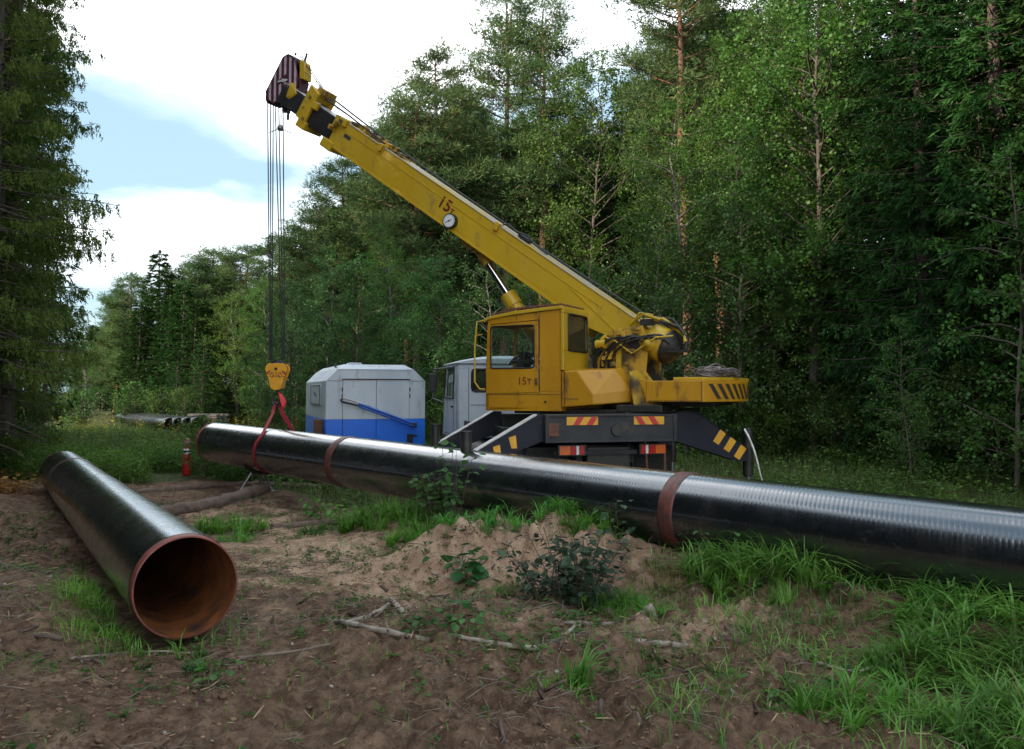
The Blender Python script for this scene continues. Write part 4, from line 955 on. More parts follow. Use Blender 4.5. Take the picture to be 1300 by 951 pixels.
# limit weight hanging under the head
lw = MB(); c0 = SUP @ Vector((6.25, .10, 7.26))
lw.tube([SUP @ Vector((6.25, .05, 7.7)), c0], .007, 5).lathe([(-.06, 0), (-.05, .05), (0, .065), (.05, .05), (.06, 0)], c0, (0, 0, 1), 16)
lw.tube([c0 + Vector((-.22, 0, -.10)), c0 + Vector((-.02, 0, .0)), c0 + Vector((.22, 0, -.10))], .010, 5).build('limit_weight', 'steel', head)
# hook block: hangs from the ropes, a thing of its own
hb = thing('hook_block', 'yellow crane hook block with red hazard stripes hanging above the sling', 'hook block', (HK.x, HK.y, 2.05))
T0 = Matrix.Translation((HK.x, HK.y, 0))
bodyp = [(-.20, 2.50), (-.215, 2.42), (-.17, 2.29), (-.145, 2.24), (-.105, 2.07), (-.05, 2.03), (.05, 2.03), (.105, 2.07), (.145, 2.24), (.17, 2.29), (.215, 2.42), (.20, 2.50), (.14, 2.55), (-.14, 2.55)]
hbb = MB(T0).prism(bodyp, 'y', -.125, -.105).prism(bodyp, 'y', .105, .125).prism([(-.10, 2.05), (.10, 2.05), (.13, 2.22), (-.13, 2.22)], 'y', -.105, .105).build('side_plate', 'hook_yellow', hb, .006)
for l_ in (-.07, 0, .07): MB(T0).lathe([(-.022, .05), (-.022, .165), (0, .145), (.022, .165), (.022, .05)], (0, l_, 2.45), (0, 1, 0), 28).build('pulley', 'boom_black', hb)
MB(T0).cyl((0, -.14, 2.44), (0, .14, 2.44), .03, n=12).build('pulley_pin', 'grease_black', hb)
for sg in (-1, 1):
    for k in range(5):
        x = sg * (.03 + .036 * k)
        z0_ = 2.30; z1_ = 2.47 - .015 * k if k > 1 else 2.36 + .05 * k
        MB(T0).prism([(x, z1_ - .03), (x + sg * .022, z1_ - .03), (x + sg * .062, z1_ - .10), (x + sg * .04, z1_ - .10)] if k < 4 else [(x, 2.38), (x + sg * .012, 2.38), (x + sg * .02, 2.34), (x + sg * .008, 2.34)], 'y', -.129, -.1255).build('red_stripe', 'hook_blackred', hbb)
lettering('lettering', '15т', (HK.x, HK.y - .1265, 2.335), (1, 0, 0), (0, 0, 1), .12, 'hook_blackred', hbb)
MB(T0).box(-.17, .17, -.128, -.1255, 2.282, 2.292).build('black_line', 'stripe_black', hbb)
MB(T0).cyl((0, 0, 1.94), (0, 0, 2.05), .035, n=14).tube([(0, 0, 1.96)] + [(.095 * math.sin(a), 0, 1.86 + .095 * math.cos(a) * 1.1) for a in np.linspace(.0, 4.6, 14)], [.030] + [.032, .034, .036, .038, .040, .040, .040, .038, .036, .034, .03, .026, .020, .012], 10).build('hook', 'grease_black', hb)
hull('hook_guard', [(.02, -.06, 2.0), (.11, -.05, 1.93), (.17, -.05, 1.80), (.15, -.05, 1.68), (.10, -.06, 1.70), (.02, .06, 2.0), (.11, .05, 1.93), (.17, .05, 1.80), (.15, .05, 1.68), (.10, .06, 1.70)], 'guard_red', hb, T0, .012)

# sling: two legs of red webbing down to the pipe
sl = thing('lifting_sling', 'red webbing sling looped round the far end of the long pipe under the hook', 'sling', (HK.x, HK.y, 1.72))
def on_pipe(t, ang, r=PR + .012):
    d, s_, u = pipe_frame(PD); c = PC + d * t
    return c + (s_ * math.cos(ang) + u * math.sin(ang)) * r
dP, sP, uP = pipe_frame(PD)
near = 1 if sP.y < 0 else -1
tF, tB = 9.1, 8.8
hk0 = Vector((HK.x, HK.y, 1.74))
def a_of(frac):   # angle measured from the near horizontal over the bottom
    return frac
pathF = [hk0 + Vector((-.03, -.03, 0))]
startA = R_(48)
Pf = []
for i in range(15):      # near side from the shoulder down to the bottom
    f_ = i / 14; an = startA - f_ * (startA + R_(90))
    Pf.append((tF + (0.15 * f_), an if near > 0 else math.pi - an))
ptsF = [hk0 + Vector((-.04, -.04, .0))] + [hk0.lerp(on_pipe(*Pf[0]), k) for k in (.33, .66)] + [on_pipe(t, a) for t, a in Pf]
MB().strip(ptsF, [PD] * len(ptsF), .085, .010).build('sling_leg', 'webbing_red', sl)
Pb = []
for i in range(15):
    f_ = i / 14; an = R_(62) - f_ * (R_(62) + R_(90)); an2 = math.pi - an
    Pb.append((tB + (tF + .15 - tB) * f_, an2 if near > 0 else math.pi - an2))
ptsB = [hk0 + Vector((.04, .04, .0))] + [hk0.lerp(on_pipe(*Pb[0]), k) for k in (.33, .66)] + [on_pipe(t, a) for t, a in Pb]
MB().strip(ptsB, [PD] * len(ptsB), .085, .010).build('sling_leg', 'webbing_red', sl)
MB().tube([hk0 + Vector((-.07, 0, .14)), hk0 + Vector((-.10, -.02, .04)), hk0 + Vector((-.02, -.02, -.05)), hk0 + Vector((.05, 0, -.02)), hk0 + Vector((.02, 0, .12))], .03, 8).build('shackle', 'grease_black', sl)

# coil of wire rope left on the counterweight
random.seed(11)
coil = MB()
for k in range(20):
    cx, cy = -2.42 + random.uniform(-.05, .05), .22 + random.uniform(-.1, .1); ra, rb_ = random.uniform(.22, .32), random.uniform(.42, .66)
    ph = random.uniform(0, 6.28); z = 2.225 + k * .005
    P = [(cx + ra * math.cos(a) + .01 * math.sin(5 * a), cy + rb_ * math.sin(a), z + .020 * math.sin(a * 2 + ph) + .016 * math.sin(a * 3 + k) + .03 * random.random() * (a > 5)) for a in np.linspace(ph, ph + random.uniform(4.5, 6.2), 26)]
    coil.tube([SUP @ Vector(p) for p in P], .0085, 5)
coil.tube([SUP @ Vector(p) for p in ((-2.3, .9, 2.24), (-2.4, .5, 2.36), (-2.45, .25, 2.42), (-2.5, 0, 2.38), (-2.6, -.5, 2.25))], .012, 5)
co = coil.build('wire_coil', 'rust_wire')
tag(co, 'tangled coil of rusty wire rope lying on top of the striped counterweight', 'wire rope coil')
w = MB(SUP).box(-2.50, -2.42, .10, .18, 2.33, 2.375).build('clamp', 'silver', co)

# silvery rod leaning on the right outrigger jack
jb = TRK @ Vector((2.16, .05, 0))
lr = MB(); p0 = TRK @ Vector((2.02, -.12, 1.45)); p1 = Vector((jb.x + .30, jb.y - .35, .20)); P = [p0.lerp(p1, t) + Vector((.02 * math.sin(t * 7), .02 * math.cos(t * 9), .015 * math.sin(t * 11))) for t in np.linspace(0, 1, 14)]
lr.tube(P, [.018, .021, .017, .02, .016, .019, .015, .017, .014, .015, .012, .012, .010, .009], 7)
tag(lr.build('wrapped_rod', 'silver'), 'crumpled silver rod leaning against the right outrigger jack of the crane', 'rod')

# ------------------------------------------------------------------ box trailer behind the pipe
TT = Matrix.Translation((-4.18, 19.5, 0)) @ Matrix.Rotation(R_(19), 4, 'Z')
tr_ = thing('box_trailer', 'white and blue box trailer with closed double doors behind the pipe', 'trailer', (-4.18, 19.5, .1))
W_, DL, z0_, zs, zt = 2.28, 4.4, .62, 2.24, 2.62
zb_ = 1.37
def oct_(z): return z
MB(TT).prism([(0, zb_), (W_, zb_), (W_, zs), (W_ - .27, zt - .12), (.25, zt - .12), (0, zs)], 'y', 0, DL).build('upper_body', 'trailer_white', tr_, .008)
MB(TT).prism([(0, z0_), (W_, z0_), (W_, zb_ - .002), (0, zb_ - .002)], 'y', 0, DL).build('lower_body', 'trailer_blue', tr_, .008)
hull('roof', [(.25, -.02, zt - .118), (W_ - .27, -.02, zt - .118), (.25, DL, zt - .118), (W_ - .27, DL, zt - .118), (.42, .25, zt), (W_ - .45, .25, zt), (.42, DL - .3, zt), (W_ - .45, DL - .3, zt)], 'trailer_white', tr_, TT, .01)
MB(TT).box(.02, W_ - .02, -.006, -.001, zs - .004, zs + .004).box(1.13, 1.137, -.008, -.001, .66, 2.27).box(.37, .376, -.008, -.001, .66, 2.27).box(1.90, 1.906, -.008, -.001, .66, 2.27).box(.62, .626, -.02, 1.9, zt + .001, zt + .004).build('panel_seam', 'seam', tr_)
for x0, x1 in ((.378, 1.128), (1.139, 1.898)):
    d_ = MB(TT).box(x0, x1, -.024, -.001, zb_ + .002, 2.265).build('door', 'trailer_white', tr_, .004)
    MB(TT).box(x0, x1, -.024, -.0012, .68, zb_ - .002).build('blue_panel', 'trailer_blue', d_, .004)
MB(TT).box(.36, 1.92, -.05, -.001, 2.268, 2.288).build('drip_rail', 'seam', tr_, .003)
for x in (.362, 1.912):
    for z in (1.85, 2.0): MB(TT).cyl((x, -.03, z), (x, -.03, z + .09), .014, n=8).build('hinge', 'rust', tr_)
MB(TT).tube([(.34, -.10, 1.83), (.32, -.11, 1.80), (.34, -.12, 1.77), (.8, -.13, 1.66)], .022, 8).build('tow_bar_tip', 'seam', tr_)
MB(TT).tube([(.36, -.09, 1.86), (.85, -.1, 1.71), (1.0, -.1, 1.665)], .016, 8).build('tow_bar_sleeve', 'white_edge', tr_)
MB(TT).tube([(.72, -.1, 1.72), (2.02, -.1, 1.24)], .030, 8).tube([(.72, -.15, 1.66), (1.98, -.15, 1.20)], .018, 8).build('tow_bar', 'bar_blue', tr_)
MB(TT).box(1.94, 2.06, -.13, -.02, 1.19, 1.28).build('tow_bar_clip', 'seam', tr_, .01)
MB(TT).box(1.85, 1.97, -.08, -.001, .84, 1.02).cyl((1.97, -.05, .99), (2.08, -.05, .98), .02, n=8).build('lock_box', 'plastic_black', tr_, .01)
vw = MB(TT).box(-.03, -.001, .9, 2.9, 1.68, 2.16).build('side_hatch', 'trailer_white', tr_, .006)
MB(TT).box(-.035, -.031, .98, 1.0, 1.7, 2.14).box(-.035, -.031, .9, 2.9, 2.13, 2.15).box(-.035, -.031, 2.85, 2.9, 1.68, 2.16).box(-.035, -.031, .88, .92, 1.68, 2.16).box(-.035, -.031, .9, 2.9, 1.68, 1.70).build('hatch_gap', 'seam', vw)
MB(TT).cyl((-.06, 1.6, 1.9), (-.06, 1.85, 1.98), .015, n=8).build('hatch_handle', 'seam', vw)
MB(TT).box(-.20, -.01, .35, .6, 1.02, 1.36).build('side_lamp', 'rust', tr_, .02)
MB(TT).prism([(.55, zt + .002), (.9, zt + .002), (.86, zt + .05), (.59, zt + .05)], 'y', .5, .9).build('roof_vent', 'trailer_white', tr_, .01)
for k in range(3): MB(TT).tube([(.27 + .05 * k, .35 + .5 * k, zt - .08 + .02 * k), (.27 + .05 * k, .42 + .5 * k, zt + .03), (.30 + .05 * k, .6 + .5 * k, zt + .02)], .012, 6).build('roof_handle', 'seam', tr_)
for x in (.22, W_ - .22):
    for y in (1.3, 3.4):
        w = MB(TT).lathe([(-.10, .2), (-.11, .3), (-.09, .36), (.09, .36), (.11, .3), (.10, .2)], (x, y, .44), (1, 0, 0), 28).build('wheel', 'rubber', tr_)
        MB(TT).lathe([(-.06, .2), (0, .12), (.0, 0)], (x, y, .44), (1 if x > 1 else -1, 0, 0), 20).build('rim', 'steel', w)
MB(TT).box(.3, W_ - .3, .2, DL - .2, .45, .61).build('undercarriage', 'chassis', tr_, .01)

# ------------------------------------------------------------------ tripod stand, extinguisher, far pipes, stacked boards
tp = thing('pipe_stand', 'thin metal trestle stand under the raised left end of the long pipe', 'stand', (-4.89, 17.35, gz(-4.89, 17.35)))
ts_ = on_pipe(9.75, 0, 0); tb = ts_.z - PR - .012
for k, (dx, dy) in enumerate(((-.34, -.25), (-.06, .30), (.34, -.35))):
    fx, fy = ts_.x + dx, ts_.y + dy
    MB().tube([(ts_.x + dx * .38, ts_.y + dy * .38, tb - .03), (fx, fy, gz(fx, fy) + .01)], .022, 8).build('leg', 'steel', tp)
    MB().box(fx - .05, fx + .05, fy - .05, fy + .05, gz(fx, fy) - .01, gz(fx, fy) + .015).build('foot', 'steel', tp)
MB().tube([on_pipe(9.75, a, PR + .02) for a in np.linspace(-2.4, -.74, 12)], .02, 6).tube([(ts_.x - .25, ts_.y, tb - .04), (ts_.x + .25, ts_.y, tb - .04)], .025, 8).build('cradle', 'grease_black', tp)

ex, ey = -7.68, 20.6; ez = gz(ex, ey) + .02
fe = thing('fire_extinguisher', 'red extinguisher bottle with white band standing in the weeds by the pipe end', 'extinguisher', (ex, ey, ez))
MB().lathe([(0, .0), (0, .085), (.04, .10), (.40, .10), (.47, .085), (.52, .075), (.66, .075), (.70, .07)], (ex, ey, ez), (0, 0, 1), 24).build('bottle', 'bottle_red', fe)
MB().lathe([(.505, .078), (.51, .082), (.63, .082), (.635, .078)], (ex, ey, ez), (0, 0, 1), 24).build('white_label', 'lamp_white', fe)
MB().lathe([(.55, .0835), (.59, .0835)], (ex, ey, ez), (0, 0, 1), 24).build('dark_band', 'seam', fe)
MB().lathe([(.68, .074), (.71, .085), (.86, .078), (.88, 0)], (ex, ey, ez), (0, 0, 1), 20).build('cap', 'bottle_top', fe)

M['sky_steel'] = material('sky_steel', (.030, .030, .034), rough=.22)
fp_lab = ['leftmost', 'second from left', 'second from right', 'rightmost']
for k in range(4):
    x, y = -15.95 + k * .60, 40.6 - k * .45; z = .52 + .02 * k
    d_ = Vector((-.58, .81, 0)).normalized()
    r0 = thing('stored_pipe', 'dark far stored pipe beyond the weeds, %s open end of four' % fp_lab[k], 'pipe', (x, y, z - .27), 'pipes stored far across the meadow')
    MB().lathe([(0, .235), (0, .26), (.3, .262), (11, .262), (11, .235), (.05, .235)], (x, y, z), d_, 28).build('wall', 'sky_steel', r0)
pl0 = thing('board_stack', 'stack of weathered grey boards beside the far stored pipes', 'board stack', (-15.35, 44.0, .1))
random.seed(5)
for lay in range(6):
    for k in range(4):
        T1 = Matrix.Translation((-15.35 + .0 * lay, 43.6 + .28 * k, .20 + lay * .115)) @ Matrix.Rotation(R_(-14 + random.uniform(-2.5, 2.5)), 4, 'Z')
        MB(T1).box(-1.0 + random.uniform(-.2, .1), .85 + random.uniform(-.2, .2), -.12, .12, 0, .085).build('board', 'plank_grey', pl0)
for k in range(3): MB(Matrix.Translation((-15.35, 44.0, 0))).box(-.8 + .7 * k, -.7 + .7 * k, -.6, .6, .03, .20).build('bearer', 'plank_grey', pl0)

# ------------------------------------------------------------------ trees
def frame_up(d):
    d = d / np.linalg.norm(d); s_ = np.cross(d, [0, 0, 1.]); 
    if np.linalg.norm(s_) < 1e-3: s_ = np.array([1., 0, 0])
    s_ /= np.linalg.norm(s_); return s_, np.cross(s_, d)
def spruce(seed, h=20., R=3.0, z0=1.5, spray=.2, sw=.045, step=.34, per=6, dens=1., droop=.35, hang=.5, bark='spruce_bark', needle='needle_spruce', dead=True, tr=.012, rep=2, long=.0):
    """Norway spruce: whorls of drooping boughs carrying hanging side twigs with needle sprays"""
    rng = np.random.default_rng(seed); W = QB(); Nq = QB()
    zz = np.linspace(0, h, 16); tx = np.cumsum(rng.normal(0, .02, 16)); W.tube(np.stack([tx, tx * .6, zz], 1), tr * h * (1 - zz / h) ** .85 + .012, 9)
    z = z0
    while z < h - .25:
        f = (z - z0) / (h - z0); prof = (1 - f) ** .82 * min(1., .62 + f * 2.2)
        nb = per if f < .85 else max(4, per - 2)
        a0 = rng.uniform(0, 6.28)
        for k in range(nb):
            az = a0 + 6.283 * k / nb + rng.normal(0, .22); L = R * prof * rng.uniform(.72, 1.12) + .18
            if L < .15: continue
            if rng.random() < long: L *= rng.uniform(1.15, 1.4)
            out = np.array([math.cos(az), math.sin(az), 0]); n = 7; t = np.linspace(0, 1, n)
            dr = droop * (1.15 - f * 1.3); zc = z + rng.normal(0, .08)
            up = .5 * max(0, f - .5)
            P = out[None] * (t * L)[:, None] + np.array([0, 0, 1.])[None] * (zc + L * (-dr * t + up * t + .42 * dr * t ** 3 * 1.3))[:, None]
            P[:, 0] += np.interp(zc, zz, tx); P += np.cumsum(rng.normal(0, .012 * L, (n, 3)), 0) * np.linspace(0, 1, n)[:, None]
            W.tube(P, np.linspace(.010 * L + .004, .003, n), 4)
            # side twigs
            m = max(4, int(L / .115 * dens)); ts = rng.uniform(.12 if L < 1.2 else .22, 1, m) ** .85
            B = np.stack([np.interp(ts, t, P[:, i]) for i in range(3)], 1)
            side = np.array([-out[1], out[0], 0]); sg = rng.choice([-1, 1], m)
            tl = (.16 + .30 * L ** .7 * (1 - ts * .75)) * rng.uniform(.6, 1.25, m)
            Dt = out[None] * .55 + side[None] * (sg * rng.uniform(.35, .95, m))[:, None]
            Dt = unit(Dt); hg = hang * (1 - f) * rng.uniform(.5, 1.5, m)
            ns = 5 if L > 1 else 4
            for i in range(ns):
                u = (i + rng.uniform(.1, .9, m)) / ns
                pos = B + Dt * (tl * u)[:, None] - np.array([0, 0, 1.]) * (tl * hg * (u * .8 + u * u * .8))[:, None]
                for j in range(rep):
                    D = unit(Dt + rng.normal(0, .45, (m, 3)) - np.array([0, 0, 1.]) * (hg * 1.3 + .12)[:, None])
                    Nq.rhomb(pos, D, perp(D, rng), spray * rng.uniform(.7, 1.3, m), sw * rng.uniform(.7, 1.3, m))
            D = unit(out[None] + rng.normal(0, .3, (6, 3))); Nq.rhomb(np.repeat(P[-1:], 6, 0), D, perp(D, rng), spray * 1.1, sw)
        z += step * (1 - .45 * f) * rng.uniform(.8, 1.2)
    if dead:
        for k in range(int(z0 * 4)):
            zc = rng.uniform(.8, z0 + 1); az = rng.uniform(0, 6.28); L = rng.uniform(.4, 1.6)
            out = np.array([math.cos(az), math.sin(az), 0]); t = np.linspace(0, 1, 5)
            P = out * (t * L)[:, None] + np.array([0, 0, 1.]) * (zc - .25 * L * t ** 1.5)[:, None] + rng.normal(0, .02, (5, 3)); W.tube(P, np.linspace(.012, .004, 5), 3)
    D = unit(np.array([0, 0, 1.]) + rng.normal(0, .25, (14, 3))); Nq.rhomb(np.array([tx[-1], tx[-1] * .6, h - .3]) + rng.normal(0, .05, (14, 3)), D, perp(D, rng), spray * 1.4, sw)
    return W.mesh('trunk', bark, True), Nq.mesh('crown', needle)

def fringe_spruce(seed, h=24., R=2.0, z0=3.0, step=.46, per=7, needle='needle_spruce_near'):
    """old Norway spruce: level boughs, each with a curtain of narrow sprigs hanging from it"""
    rng = np.random.default_rng(seed); W = QB(); Nq = QB(); dn = np.array([0, 0, -1.])
    zz = np.linspace(0, h, 16); W.tube(np.stack([0 * zz, 0 * zz, zz], 1), .012 * h * (1 - zz / h) ** .85 + .012, 12)
    z = z0
    while z < h * .80:
        f = (z - z0) / (h - z0)
        for k in range(per):
            az = rng.uniform(0, 6.28); zc = z + rng.uniform(-.2, .2)
            L = R * (1 - f) ** .45 * min(1, .75 + f * 2) * (rng.uniform(.62, 1.0) if rng.random() > .22 else rng.uniform(1.05, 1.38))
            out = np.array([math.cos(az), math.sin(az), 0]); side = np.array([-out[1], out[0], 0]); n = 8; t = np.linspace(0, 1, n)
            dr = rng.uniform(.12, .38); P = out[None] * (t * L)[:, None] + np.array([0, 0, 1.]) * (zc - L * dr * (t ** .9 - .55 * t ** 3))[:, None]
            P += np.cumsum(rng.normal(0, .012 * L, (n, 3)), 0) * t[:, None]
            W.tube(P, np.linspace(.011 * L + .005, .004, n), 4)
            # short side branches in the plane of the bough
            m = int(L * 7); ts = rng.uniform(.25, 1, m); B = np.stack([np.interp(ts, t, P[:, i]) for i in range(3)], 1); sg = rng.choice([-1, 1], m)
            Dt = unit(out[None] * .8 + side[None] * (sg * rng.uniform(.4, 1, m))[:, None]); tl = (.15 + .42 * (1.1 - ts) * min(1.3, L / 1.6)) * rng.uniform(.6, 1.2, m)
            # sprig feet: on the bough and on the side branches
            m1 = int(L * 14); t1 = rng.uniform(.18, 1.0, m1) ** .85; F1 = np.stack([np.interp(t1, t, P[:, i]) for i in range(3)], 1)
            m2 = 3; u2 = rng.uniform(.25, 1.0, (m, m2)); F2 = (B[:, None] + Dt[:, None] * (tl[:, None] * u2)[..., None]); F2[..., 2] -= .05 * u2; F2 = F2.reshape(-1, 3)
            F = np.concatenate([F1, F2]); tt = np.concatenate([t1, np.repeat(ts, m2)]); q = len(F)
            hl = rng.uniform(.10, .46, q) * (1.15 - .55 * tt) * (1 - .5 * f); lean = unit(dn + out * .22 + rng.normal(0, .16, (q, 3)))
            ns = 9
            for i in range(ns):
                pos = F + lean * (hl * (i + rng.uniform(0, .9, q)) / ns)[:, None] + rng.normal(0, .008, (q, 3))
                D = unit(lean + rng.normal(0, .42, (q, 3))); Nq.rhomb(pos, D, perp(D, rng), .075 * rng.uniform(.7, 1.3, q), .021)
            # needles clothing the bough itself and its tip
            pos = np.concatenate([F1, F1]); D = unit(out + rng.normal(0, .7, pos.shape)); Nq.rhomb(pos, D, perp(D, rng), .08, .024)
        z += step * (1 - .25 * f) * rng.uniform(.75, 1.25)
    for k in range(26):
        zc = rng.uniform(.8, z0 + 1.5); az = rng.uniform(0, 6.28); L = rng.uniform(.5, 1.7); out = np.array([math.cos(az), math.sin(az), 0]); t = np.linspace(0, 1, 6)
        P = out * (t * L)[:, None] + np.array([0, 0, 1.]) * (zc - .3 * L * t ** 1.5)[:, None] + rng.normal(0, .02, (6, 3)); W.tube(P, np.linspace(.014, .004, 6), 4)
    return W.mesh('trunk', 'spruce_bark', True), Nq.mesh('crown', needle)

def pine(seed, h=20., R=2.6, z0=9., spray=.30, sw=.04, clumps=1., needle='needle_pine'):
    """Scots pine: bare red stem, irregular boughs ending in needle pads"""
    rng = np.random.default_rng(seed); W = QB(); Nq = QB()
    zz = np.linspace(0, h, 18); tx = np.cumsum(rng.normal(0, .05, 18)); ty = np.cumsum(rng.normal(0, .05, 18))
    W.tube(np.stack([tx, ty, zz], 1), .0105 * h * (1 - zz / h) ** .7 + .02, 10)
    for k in range(26):       # dead stubs
        zc = rng.uniform(3, z0 + 1); az = rng.uniform(0, 6.28); L = rng.uniform(.2, 1.1); out = np.array([math.cos(az), math.sin(az), rng.uniform(-.1, .3)])
        b = np.array([np.interp(zc, zz, tx), np.interp(zc, zz, ty), zc]); W.tube(np.array([b, b + out * L * .5, b + out * L + [0, 0, -.05]]), [.016, .010, .005], 3)
    z = z0
    while z < h - .2:
        f = (z - z0) / (h - z0); L0 = R * (.55 + 1.5 * f) * (1 - f) ** .62 * 1.05 + .25
        for k in range(rng.integers(3, 6)):
            az = rng.uniform(0, 6.28); L = L0 * rng.uniform(.55, 1.2)
            out = np.array([math.cos(az), math.sin(az), 0]); t = np.linspace(0, 1, 6)
            b = np.array([np.interp(z, zz, tx), np.interp(z, zz, ty), z]); rise = rng.uniform(-.05, .35) + .45 * f
            P = b + out * (t * L)[:, None] + np.array([0, 0, 1.]) * (L * (rise * t - .18 * t + .22 * t * t))[:, None]
            P += np.cumsum(rng.normal(0, .035 * L, (6, 3)), 0) * np.linspace(0, 1, 6)[:, None]
            W.tube(P, np.linspace(.014 * L + .008, .005, 6), 4)
            nc = max(3, int(L * 6.5 * clumps)); ts = rng.uniform(.30, 1.02, nc) ** .7
            C = np.stack([np.interp(ts, t, P[:, i]) for i in range(3)], 1)
            side = np.array([-out[1], out[0], 0]); C = C + side * (rng.normal(0, .30, nc) * L * (1.1 - ts * .5))[:, None] + np.array([0, 0, 1]) * np.abs(rng.normal(0, .10, nc))[:, None] + rng.normal(0, .05, (nc, 3))
            for c in C[::2]:
                i0 = min(range(6), key=lambda q: np.linalg.norm(P[q] - c)); W.tube(np.array([P[i0], (P[i0] + c) / 2 + [0, 0, -.02], c]), [.008, .006, .004], 3)
            m = 24; CC = np.repeat(C, m, 0); rr = rng.uniform(.06, .30, (len(CC), 1)); dv = unit(rng.normal(0, 1, CC.shape) * [1, 1, .42])
            pos = CC + dv * rr; D = unit(dv + np.array([0, 0, .45]) + rng.normal(0, .35, CC.shape))
            Nq.rhomb(pos, D, perp(D, rng), spray * rng.uniform(.6, 1.2, len(CC)), sw)
        z += rng.uniform(.30, .52) * (h / 20)
    c = np.array([tx[-1], ty[-1], h]); dv = unit(rng.normal(0, 1, (60, 3))); Nq.rhomb(c + dv * rng.uniform(.05, .35, (60, 1)), unit(dv + [0, 0, .8]), perp(dv, rng), spray, sw)
    return W.mesh('trunk', 'pine_bark', True), Nq.mesh('crown', needle)

def leafy(seed, h=12., R=2.6, z0=1.5, leaf=.085, lw=.8, nb=46, dens=1., bark='grey_bark', mat='leaf_birch', tr=.010, rise=.75, top=.72, sag=.15, shape=1.):
    """broadleaved tree or bush: stem, rising limbs, side twigs, single leaves along them"""
    rng = np.random.default_rng(seed); W = QB(); Nq = QB()
    zz = np.linspace(0, h, 14); tx = np.cumsum(rng.normal(0, .012 * h, 14)) * np.linspace(0, 1, 14); ty = np.cumsum(rng.normal(0, .012 * h, 14)) * np.linspace(0, 1, 14)
    W.tube(np.stack([tx, ty, zz], 1), tr * h * (1 - zz / h) ** .9 + .006, 8)
    for k in range(nb):
        f = (k + rng.uniform(0, 1)) / nb; z = z0 + (h - z0) * f
        prof = (math.sin(math.pi * min(1, (f * .80 + .20))) ** .7) if shape == 1. else (1 - f) ** .6
        L = R * max(.12, prof) * rng.uniform(.6, 1.2)
        az = k * 2.4 + rng.normal(0, .5); out = np.array([math.cos(az), math.sin(az), 0]); t = np.linspace(0, 1, 7)
        b = np.array([np.interp(z, zz, tx), np.interp(z, zz, ty), z])
        P = b + out * (t * L)[:, None] + np.array([0, 0, 1.]) * (L * (rise * t - sag * t * t * 1.6))[:, None]
        P += np.cumsum(rng.normal(0, .04 * L, (7, 3)), 0) * np.linspace(0, 1, 7)[:, None]
        W.tube(P, np.linspace(.012 * L + .006, .004, 7), 4)
        ns = max(5, int(L * 9.5 * dens)); ts = rng.uniform(.2, 1, ns) ** .8
        B = np.stack([np.interp(ts, t, P[:, i]) for i in range(3)], 1)
        Dt = unit(out[None] * .5 + rng.normal(0, .75, (ns, 3)) + np.array([0, 0, .25])); tl = (.25 + .42 * L * (1 - ts * .6)) * rng.uniform(.5, 1.2, ns)
        for j in range(0, ns, 3): W.tube(np.array([B[j], B[j] + Dt[j] * tl[j] * .5, B[j] + Dt[j] * tl[j] + [0, 0, -.1 * tl[j]]]), [.007, .005, .003], 3)
        m = max(8, int(18 * dens)); u = rng.uniform(.1, 1.05, (ns, m)); 
        pos = B[:, None] + Dt[:, None] * (tl[:, None] * u)[..., None] + rng.normal(0, .055 + .025 * R / 3, (ns, m, 3)); pos[..., 2] -= (tl[:, None] * u * u * .12)
        pos = pos.reshape(-1, 3); D = unit(rng.normal(0, .8, pos.shape) + np.repeat(Dt, m, 0) * .5 + np.array([0, 0, -.35]))
        n_ = unit(rng.normal(0, .55, pos.shape) + np.array([0, 0, 1.])); U = unit(np.cross(D, n_))
        s_ = leaf * rng.uniform(.6, 1.25, len(pos)); Nq.rhomb(pos, D, U, s_, s_ * lw)
    return W.mesh('trunk', bark, True), Nq.mesh('crown', mat)

